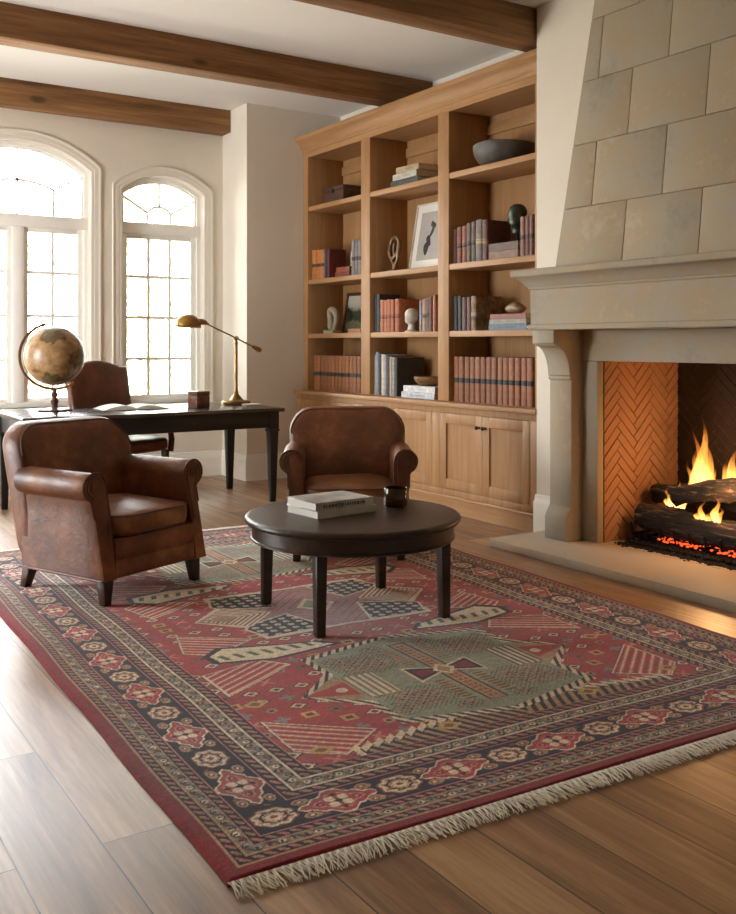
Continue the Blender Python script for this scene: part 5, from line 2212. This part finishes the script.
def run(y, z, items, grp, depth=0.17, bands=4, xs=None):
    """items: (label, thickness, height, colour, spine label colour or None[, depth])"""
    for it in items:
        lab, th, ht, c, lc = it[:5]
        dp = it[5] if len(it) > 5 else depth
        spine_book(lab, th - 0.0012, ht, dp, c, 1 if lc else 0, lc, bands, grp, ((xs or SX) + random.uniform(-0.004, 0.006), y - th / 2, z))
        y -= th
    return y


def matched(n, ya, yb_, z, ht, c, label, grp):
    th = (ya - yb_) / n
    first = spine_book(label, th - 0.0012, ht, 0.19, c, 1, None, 6, grp, (SX, ya - th / 2, z))
    for i in range(1, n):
        dup(first, (SX + random.uniform(-0.003, 0.004), ya - th * (i + 0.5), z))


# --- left bay
matched(13, 7.800, 6.985, S4, 0.325, (146, 90, 46), 'tan leather book with dark spine label in the matched row, lowest shelf, left bay', 'matched tan leather books, lowest shelf, left bay')
ch = thing('wooden_chest', 'small carved dark wooden chest, top shelf, left bay', 'chest', (4.60, 7.47, S1))
M_chest = wood('chest_wood', (52, 34, 26), (80, 54, 42), (104, 74, 58), 'Y', 1.6, 0.55, 0.5)
k = MB()
k.box(-0.09, 0.13, -0.17, 0.17, 0.0, 0.105, 0.004)
bo = obj('body', k, M_chest, ch)
k = MB()
k.box(-0.094, 0.134, -0.174, 0.174, 0.1065, 0.145, 0.006)
obj('lid', k, M_chest, ch)
k = MB()
k.box(-0.098, -0.091, -0.015, 0.015, 0.085, 0.125, 0.002)
obj('clasp', k, M_bronze, ch)

g_ = 'books, second shelf, left bay'
yend = run(7.832, S2, [('thick orange-tan book at the far left end of the second shelf, left bay', 0.085, 0.275, (172, 110, 52), (70, 40, 24)),
                       ('orange-tan book second from the left on the second shelf, left bay', 0.075, 0.272, (166, 102, 48), (70, 40, 24)),
                       ('orange-tan book beside the navy book on the second shelf, left bay', 0.075, 0.268, (176, 116, 58), (70, 40, 24)),
                       ('navy blue book with a dark red cover beside it, second shelf, left bay', 0.045, 0.262, (34, 42, 62), None)], g_)
run(yend, S2, [('dark red book closing the upright row of the second shelf, left bay', 0.04, 0.265, (92, 34, 26), None)], g_, bands=0)
lying_book('lower red book lying flat, second shelf, left bay', 7.30, S2, 0.24, 0.17, 0.045, (122, 62, 46), g_)
lying_book('upper red book lying flat, second shelf, left bay', 7.29, S2 + 0.0455, 0.22, 0.16, 0.042, (134, 72, 54), g_)
cd_ = thing('candle', 'white pillar candle standing on the flat red books', 'candle', (4.56, 7.205, S2 + 0.0877))
k = MB()
k.lathe([(0.001, 0), (0.026, 0), (0.026, 0.125), (0.023, 0.130), (0.015, 0.127), (0.001, 0.126)], n=20)
obj('wax', k, plain('candle_wax', (226, 220, 206), 0.5), cd_)
k = MB()
k.cyl((0, 0, 0.125), (0.001, 0.0, 0.137), 0.001, n=6)
obj('wick', k, M_iron, cd_)
run(7.135, S2, [('grey-bound book left of three at right end of the second shelf, left bay', 0.052, 0.305, (122, 112, 108), (60, 50, 48)),
                ('grey-bound book in the middle of three at right end of the second shelf, left bay', 0.052, 0.308, (112, 100, 98), (60, 50, 48)),
                ('grey-bound book at the far right end of the second shelf, left bay', 0.052, 0.300, (130, 118, 112), (60, 50, 48))], g_)

# stone hand sculpture
M_sculpt = stone('pale_carved_stone', (168, 160, 138), 0.14, 0.75, 0.3)


def skinned(name, label, cat, loc, rotz, verts, edges, radii, mat, levels=2, part=None, base=None, base_mat=None):
    root = thing(name, label, cat, loc, rotz)
    me = bpy.data.meshes.new(part or 'figure')
    me.from_pydata(verts, edges, [])
    o = bpy.data.objects.new(part or 'figure', me)
    COL.objects.link(o)
    o.parent = root
    sk = o.modifiers.new('skin', 'SKIN')
    for i, rr in enumerate(radii):
        me.skin_vertices[0].data[i].radius = rr if isinstance(rr, tuple) else (rr, rr)
    me.skin_vertices[0].data[0].use_root = True
    sb = o.modifiers.new('sub', 'SUBSURF')
    sb.levels = sb.render_levels = levels
    me.materials.append(mat)
    for p in me.polygons:
        p.use_smooth = True
    if base:
        k = MB()
        k.box(*base, 0.004)
        obj('base', k, base_mat or mat, root)
    return root


# a stylised stone horse head with bowed muzzle
hs = skinned('stone_sculpture', 'pale stone sculpture with a looped arm, third shelf, left bay', 'sculpture', (4.58, 7.60, S3), 0.0,
             [(0, 0.03, 0.028), (0, 0.032, 0.09), (0, 0.03, 0.15), (0, 0.055, 0.200), (0, 0.03, 0.225), (0, -0.02, 0.222), (0, -0.068, 0.185), (0, -0.075, 0.135), (0, -0.05, 0.09), (0, -0.03, 0.05), (0, -0.03, 0.028)],
             [(i, i + 1) for i in range(10)], [0.036, 0.032, 0.034, 0.032, 0.030, 0.032, 0.034, 0.028, 0.022, 0.024, 0.03], M_sculpt, base=(-0.05, 0.05, -0.085, 0.085, 0.0, 0.03))


def frame_picture(name, label, loc, w_, h_, lean, fw, m_frame, art, mat_w=0.0, rotz=0.0):
    """framed picture leaning back against the bookcase back, facing -x"""
    root = thing(name, label, 'picture', loc, rotz)
    root.rotation_euler = (0, lean, rotz)
    k = MB()
    for (a, b_, c, d) in ((-w_ / 2, w_ / 2, 0, fw), (-w_ / 2, w_ / 2, h_ - fw, h_), (-w_ / 2, -w_ / 2 + fw, fw, h_ - fw), (w_ / 2 - fw, w_ / 2, fw, h_ - fw)):
        k.box(-0.012, 0.012, a, b_, c, d, 0.003)
    obj('frame', k, m_frame, root)
    k = MB()
    k.box(0.0, 0.010, -w_ / 2 + fw, w_ / 2 - fw, fw, h_ - fw)
    bk2 = obj('backing', k, M_white_paper, root)
    art(root, w_, h_, fw)
    return root


def landscape_art(root, w_, h_, fw):
    m, nt, b = new_mat('landscape_painting')
    tc = nd(nt, 'ShaderNodeTexCoord')
    sp = nd(nt, 'ShaderNodeSeparateXYZ')
    nt.links.new(tc.outputs['Object'], sp.inputs[0])
    n = nd(nt, 'ShaderNodeTexNoise', Scale=16.0, Detail=5.0)
    nt.links.new(tc.outputs['Object'], n.inputs['Vector'])
    mr = nd(nt, 'ShaderNodeMapRange')
    mr.inputs['From Min'].default_value = fw
    mr.inputs['From Max'].default_value = h_ - fw
    nt.links.new(sp.outputs['Z'], mr.inputs[0])
    ad = nd(nt, 'ShaderNodeMath', operation='MULTIPLY_ADD')
    ad.inputs[1].default_value = 0.45
    nt.links.new(n.outputs['Fac'], ad.inputs[0])
    nt.links.new(mr.outputs[0], ad.inputs[2])
    r = ramp(nt, ad.outputs[0], [(0.28, (92, 98, 78)), (0.45, (120, 122, 92)), (0.52, (50, 60, 46)), (0.80, (62, 70, 56)), (0.9, (176, 172, 158)), (1.0, (190, 186, 172))])
    nt.links.new(r.outputs[0], b.inputs['Base Color'])
    b.inputs['Roughness'].default_value = 0.4
    k = MB()
    k.box(-0.0015, -0.0002, -w_ / 2 + fw, w_ / 2 - fw, fw, h_ - fw)
    obj('canvas', k, m, root)


def drawing_art(root, w_, h_, fw):
    k = MB()
    mw = 0.062
    k.box(-0.0020, -0.0002, -w_ / 2 + fw + mw, w_ / 2 - fw - mw, fw + mw * 1.2, h_ - fw - mw)
    sh_ = obj('sheet', k, plain('drawing_paper', (178, 172, 162), 0.8, noise=0.04), root)
    # inky looping abstract figure
    k = MB()
    rnd = random.Random(8)
    cx, cz = 0.0, h_ * 0.52
    def blob(y, z, a, b_, rot=0.0):
        pts = []
        for i in range(22):
            t = 2 * PI * i / 22
            q = 1 + 0.12 * math.sin(3 * t + y * 40)
            px, pz = a * q * math.cos(t), b_ * q * math.sin(t)
            pts.append((y + px * math.cos(rot) - pz * math.sin(rot), z + px * math.sin(rot) + pz * math.cos(rot)))
        k.prism(pts, lambda p, x: (x, p[0], p[1]), -0.0026, -0.0021)
    k2 = [(0.030, cz - 0.105, 0.034, 0.060, 0.2), (0.010, cz - 0.045, 0.026, 0.05, -0.5), (-0.020, cz + 0.02, 0.016, 0.055, 0.5), (-0.038, cz + 0.075, 0.026, 0.03, 0.0), (-0.012, cz + 0.095, 0.018, 0.022, 0.4)]
    for q in k2:
        blob(*q)
    obj('ink_figure', k, plain('drawing_ink', (58, 54, 54), 0.8, noise=0.3, nscale=60), sh_)


M_gilt_frame = wood('walnut_frame', (60, 40, 24), (90, 62, 38), (118, 84, 52), 'Y', 2.0, 0.4)
M_pale_frame = plain('pale_frame', (216, 208, 190), 0.5)
frame_picture('landscape_picture', 'small framed landscape painting leaning at the back of the third shelf, left bay', (4.72, 7.47, S3), 0.38, 0.385, math.radians(10), 0.030, M_gilt_frame, landscape_art)
g_ = 'small books before the landscape painting'
lying_book('lower thin tan book lying before the landscape painting', 7.10, S3, 0.21, 0.12, 0.020, (150, 92, 58), g_)
lying_book('upper thin tan book lying before the landscape painting', 7.10, S3 + 0.0205, 0.205, 0.12, 0.018, (168, 122, 84), g_)

# --- middle bay
g_ = 'stacked books, top shelf, middle bay'
lying_book('dark book at the bottom of the stack on the top shelf, middle bay', 6.345, S1, 0.36, 0.25, 0.052, (62, 66, 62), g_, rot=0.05)
lying_book('grey-white book in the middle of the stack on the top shelf, middle bay', 6.340, S1 + 0.0525, 0.345, 0.24, 0.052, (178, 172, 158), g_, rot=-0.03)
lying_book('cream book on top of the stack on the top shelf, middle bay', 6.300, S1 + 0.105, 0.30, 0.22, 0.048, (172, 150, 112), g_, rot=0.04)
M_bronze_sculpt = plain('patinated_bronze', (104, 78, 58), 0.38, 0.7, noise=0.25, nscale=14)
skinned('bronze_sculpture', 'twisting open bronze sculpture, second shelf, middle bay', 'sculpture', (4.58, 6.60, S2), 0.3,
        [(0, 0, 0.012), (0, 0.0, 0.055), (0, 0.035, 0.11), (0.0, 0.052, 0.18), (0.01, 0.042, 0.245), (0, 0.012, 0.285), (0, -0.03, 0.292), (0, -0.058, 0.25), (0, -0.05, 0.18), (0, -0.015, 0.13), (0.0, 0.005, 0.19), (0, -0.005, 0.25), (0, -0.03, 0.09)],
        [(0, 1), (1, 2), (2, 3), (3, 4), (4, 5), (5, 6), (6, 7), (7, 8), (8, 9), (9, 2), (9, 10), (10, 11), (8, 12), (12, 1)],
        [0.022, 0.012, 0.016, 0.020, 0.018, 0.016, 0.020, 0.018, 0.022, 0.016, 0.016, 0.014, 0.014], M_bronze_sculpt, base=(-0.04, 0.04, -0.045, 0.045, 0.0, 0.016))
frame_picture('framed_drawing', 'large pale framed ink drawing leaning, second shelf, middle bay', (4.690, 6.315, S2), 0.46, 0.575, math.radians(10), 0.016, M_pale_frame, drawing_art)
g_ = 'books, third shelf, middle bay'
ye = run(6.780, S3, [('black-green book at the far left of the third shelf, middle bay', 0.045, 0.315, (28, 34, 32), None, 0.20),
                     ('dark green book second from the left on the third shelf, middle bay', 0.045, 0.322, (36, 48, 46), None, 0.20)], g_, bands=2)
for i, (th, ht, nm) in enumerate(((0.058, 0.272, 'narrow orange-brown book next to the dark green books'), (0.05, 0.268, 'orange-brown book second in its row of five'),
                                  (0.055, 0.272, 'orange-brown book in the centre of its row of five'), (0.05, 0.268, 'orange-brown book fourth in its row of five'),
                                  (0.062, 0.272, 'thick orange-brown book beside the white bust'))):
    ye = run(ye, S3, [(nm + ', third shelf, middle bay', th, ht, (168 - 4 * (i % 2), 96 - 3 * i % 5, 58), (120, 60, 36), 0.20)], g_, bands=5)


def bust(label, loc, rotz, S, mat, base_mat, stand):
    """small sculpted head on a foot"""
    root = thing('bust', label, 'bust', loc, rotz)
    k = MB()
    # local: face towards -y ; units of head height = 1
    rings = []
    N = 28
    def rad(a, z):
        # a = 0 faces the viewer of the face (-y)
        c = math.cos(a)
        w = 0.0
        return w
    levels = [(0.0, 0.22, 0.23, 0.05), (0.10, 0.20, 0.22, 0.04), (0.20, 0.20, 0.23, 0.02), (0.26, 0.22, 0.32, -0.06), (0.32, 0.26, 0.38, -0.06), (0.40, 0.30, 0.42, -0.03),
              (0.50, 0.325, 0.44, 0.0), (0.60, 0.345, 0.45, 0.02), (0.74, 0.35, 0.46, 0.03), (0.90, 0.335, 0.44, 0.04), (1.02, 0.28, 0.37, 0.04), (1.11, 0.18, 0.24, 0.04), (1.15, 0.04, 0.05, 0.04)]
    for z, rx, ry, oy in levels:
        ring = []
        for i in range(N):
            a = 2 * PI * i / N
            x, y = rx * math.sin(a), -ry * math.cos(a) + oy
            fr = max(0, math.cos(a)) ** 24
            if 0.40 < z < 0.60:
                y -= fr * (0.11 * (1 - abs(z - 0.46) / 0.14)) if z < 0.6 else 0
            if 0.24 < z < 0.34:
                y -= max(0, math.cos(a)) ** 10 * 0.03
            eye = math.exp(-((abs(x) - 0.15) / 0.07) ** 2) * math.exp(-((z - 0.57) / 0.05) ** 2) * (1 if math.cos(a) > 0 else 0)
            y += eye * 0.06
            if z > 0.62:
                q = 1 + 0.05 * math.sin(7 * a + z * 20)
                x, y = x * q, (y - oy) * q + oy
            ring.append((x * S, y * S, (z + stand) * S))
        rings.append(ring)
    k.rings(rings)
    for sx in (-1, 1):
        k.ball((sx * 0.385 * S, 0.05 * S, (0.5 + stand) * S), 0.085 * S, 6, 0.45, 0.8, 1.2)
    hd_ = obj('head', k, mat, root, sharp=80)
    k = MB()
    if stand > 0.3:
        k.box(-0.24 * S, 0.24 * S, -0.24 * S, 0.24 * S, 0.0, 0.10 * S, 0.003)
        k.cyl((0, 0, 0.10 * S), (0, 0, (stand + 0.03) * S), 0.06 * S, 0.05 * S, 12)
    else:
        k.lathe([(0.001, 0), (0.40 * S, 0), (0.40 * S, 0.06 * S), (0.30 * S, 0.10 * S), (0.22 * S, 0.16 * S), (0.21 * S, (stand + 0.02) * S), (0.001, (stand + 0.02) * S)], n=20)
    obj('base', k, base_mat, root)
    return root


M_marble = plain('white_marble', (214, 206, 190), 0.5, noise=0.06, nscale=12)
M_greenbronze = plain('green_bronze', (62, 70, 58), 0.42, 0.55, noise=0.3, nscale=14)
bust('small white bust, third shelf, middle bay', (4.55, 6.315, S3), math.radians(-80), 0.135, M_marble, M_marble, 0.28)
g_ = 'thin books at the right end of the third shelf, middle bay'
run(6.128, S3, [('thin pale blue-grey book leftmost of five at right end, third shelf, middle bay', 0.030, 0.245, (150, 156, 162), None),
                ('thin tan book second of five at right end, third shelf, middle bay', 0.055, 0.255, (158, 122, 96), (90, 60, 44)),
                ('thin dark brown book in the middle of five at right end, third shelf, middle bay', 0.042, 0.270, (110, 82, 66), (60, 44, 36)),
                ('thin maroon book fourth of five at right end, third shelf, middle bay', 0.040, 0.275, (98, 62, 52), None),
                ('thin orange-brown book at the far right end, third shelf, middle bay', 0.040, 0.285, (150, 94, 66), None)], g_)
g_ = 'tall books, lowest shelf, middle bay'
ye = 6.782
for nm, th, ht, c in (('tall grey book at the far left', 0.030, 0.34, (150, 142, 134)), ('tall pale blue-grey book', 0.042, 0.362, (132, 138, 146)), ('tall dark blue-black book', 0.036, 0.35, (38, 44, 54)),
                      ('tall cream book left of the lilac one', 0.048, 0.345, (196, 182, 160)), ('tall lilac-grey book', 0.042, 0.335, (150, 142, 150)), ('tall black-brown book', 0.034, 0.33, (52, 46, 44)),
                      ('tall beige book', 0.034, 0.325, (172, 152, 128)), ('tall pale grey book touching the dark cover', 0.034, 0.32, (158, 156, 152))):
    ye = run(ye, S4, [(nm + ' in the row, lowest shelf, middle bay', th, ht, c, None, 0.22)], g_, bands=2)
ye = run(ye - 0.002, S4, [('large dark olive book showing its cover, lowest shelf, middle bay', 0.040, 0.318, (54, 52, 42), None, 0.27)], g_, bands=0)
g_ = 'flat books under the wooden bowl'
lying_book('lower blue-white book lying flat under the wooden bowl', 6.125, S4, 0.44, 0.20, 0.048, (176, 182, 190), g_, x=4.475, pages=bcol((176, 128, 84)))
lying_book('upper white book lying flat under the wooden bowl', 6.108, S4 + 0.0485, 0.42, 0.20, 0.050, (206, 206, 204), g_, x=4.475, pages=bcol((176, 128, 84)))


def bowl(label, loc, r_, h_, mat, th=0.006, foot=0.4, wav=0.0):
    root = thing('bowl', label, 'bowl', loc)
    k = MB()
    prof = [(0.001, 0), (r_ * foot, 0)]
    for i in range(1, 13):
        t = i / 12
        prof.append((r_ * (foot + (1 - foot) * math.sin(PI / 2 * t) ** 0.8), h_ * (1 - math.cos(PI / 2 * t)) ** 0.9))
    inner = [(max(0.001, r - th * 1.1), z + th * (1 - (z / h_)) + 0.0008) for r, z in prof[::-1]]
    k.lathe(prof + [(r_ - th * 0.4, h_ + 0.002)] + inner, n=48)
    if wav:
        for v in k.bm.verts:
            a = math.atan2(v.co.y, v.co.x)
            v.co.z += wav * math.sin(2 * a + 1) * (v.co.z / h_)
    obj('body', k, mat, root, sharp=60)
    return root


bowl('small turned wooden bowl on the flat white books', (4.575, 6.085, S4 + 0.0987), 0.135, 0.072, wood('bowl_wood', (90, 62, 36), (126, 92, 56), (156, 120, 80), 'X', 1.0, 0.45), foot=0.3)

# --- right bay
bowl('wide dark pottery bowl, top shelf, right bay', (4.68, 5.31, S1), 0.245, 0.155, plain('dark_pottery', (70, 64, 56), 0.5, noise=0.3, nscale=10), 0.009, 0.42, 0.006)
g_ = 'leather books, second shelf, right bay'
ye = 5.706
for nm, th, ht, c, lc in (('dark red-brown leather book at the far left', 0.048, 0.262, (86, 44, 32), None), ('russet leather book second from the left', 0.058, 0.272, (120, 66, 42), (60, 30, 22)),
                          ('russet leather book third from the left', 0.055, 0.275, (128, 74, 48), (60, 30, 22)), ('grey-brown leather book fourth from the left', 0.055, 0.290, (110, 86, 70), (54, 40, 34)),
                          ('brown leather book fifth from the left', 0.055, 0.295, (92, 70, 58), (40, 30, 26)), ('thick grey-tan leather book with gilt label', 0.078, 0.302, (104, 88, 76), (170, 140, 90)),
                          ('tall chestnut leather book showing its dark cover', 0.062, 0.292, (84, 48, 36), (140, 100, 70))):
    ye = run(ye, S2, [(nm + ' on the second shelf, right bay', th, ht, c, lc, 0.21)], g_, bands=5)
g_ = 'flat books under the bronze head'
lying_book('lower brown leather book lying under the bronze head', 5.155, S2, 0.345, 0.19, 0.058, (112, 78, 54), g_)
lying_book('upper brown leather book lying under the bronze head', 5.150, S2 + 0.0585, 0.335, 0.18, 0.056, (88, 62, 46), g_)
bust('green bronze head on a small stand, second shelf, right bay', (4.575, 5.075, S2 + 0.1147), math.radians(-62), 0.18, M_greenbronze, M_iron, 0.36)
g_ = 'slim leather books at the right end of the second shelf, right bay'
run(4.955, S2, [('slim tan-brown leather book leftmost of four at right end, second shelf, right bay', 0.048, 0.272, (128, 88, 70), (70, 44, 34)),
                ('slim brown leather book second of four at right end, second shelf, right bay', 0.044, 0.275, (110, 70, 56), (70, 44, 34)),
                ('slim brown leather book third of four at right end, second shelf, right bay', 0.042, 0.278, (118, 78, 62), (70, 44, 34)),
                ('slim brown leather book at the far right end of the second shelf, right bay', 0.040, 0.280, (104, 66, 54), (70, 44, 34))], g_)
g_ = 'books, third shelf, right bay'
ye = 5.706
for nm, th, ht, c in (('black-green cloth book at the far left', 0.058, 0.262, (30, 36, 28)), ('dark green cloth book second from the left', 0.05, 0.262, (46, 54, 42)),
                      ('maroon book third from the left', 0.056, 0.252, (96, 52, 46)), ('dull red-brown book fourth from the left', 0.050, 0.250, (108, 66, 58))):
    ye = run(ye, S3, [(nm + ' on the third shelf, right bay', th, ht, c, None, 0.20)], g_, bands=2)
M_marbled = plain('marbled_cover', (98, 76, 52), 0.6, noise=0.62, nscale=16)
BC[(98, 76, 52)] = M_marbled
run(ye, S3, [('book with a mottled brown cover standing on the third shelf, right bay', 0.062, 0.255, (98, 76, 52), (150, 130, 104), 0.24)], g_, bands=0)
g_ = 'flat books under the stone on the third shelf, right bay'
lying_book('blue-grey book at the bottom of the stack under the brown stone', 5.095, S3, 0.40, 0.22, 0.044, (82, 96, 108), g_)
lying_book('pale green-grey book in the middle of the stack under the brown stone', 5.095, S3 + 0.0445, 0.385, 0.21, 0.034, (142, 142, 124), g_)
lying_book('red-brown book on top of the stack under the brown stone', 5.090, S3 + 0.079, 0.375, 0.20, 0.036, (138, 74, 56), g_)
st = thing('polished_stone', 'rounded brown stone resting on a stack of books on the third shelf, right bay', 'stone', (4.60, 5.11, S3 + 0.1155))
k = MB()
k.ball((0, 0.01, 0.040), 0.040, 12, 1.1, 2.5, 1.0)
for v in k.bm.verts:
    v.co += Vector((math.sin(v.co.y * 40) * 0.004, 0, 0.006 * math.sin(v.co.y * 30 + 1) * (1 if v.co.z > 0.04 else 0)))
obj('body', k, plain('brown_stone', (124, 94, 62), 0.4, noise=0.35, nscale=14), st)
sp_ = thing('pebble', 'small pale pebble beside the flat books on the third shelf, right bay', 'stone', (4.50, 4.862, S3))
k = MB()
k.ball((0, 0, 0.018), 0.018, 8, 1.2, 1.5, 1.0)
obj('body', k, plain('pale_pebble', (190, 178, 152), 0.6), sp_)
matched(14, 5.690, 4.828, S4, 0.335, (134, 80, 44), 'russet leather book with dark spine label in the matched row, lowest shelf, right bay', 'matched russet leather books, lowest shelf, right bay')
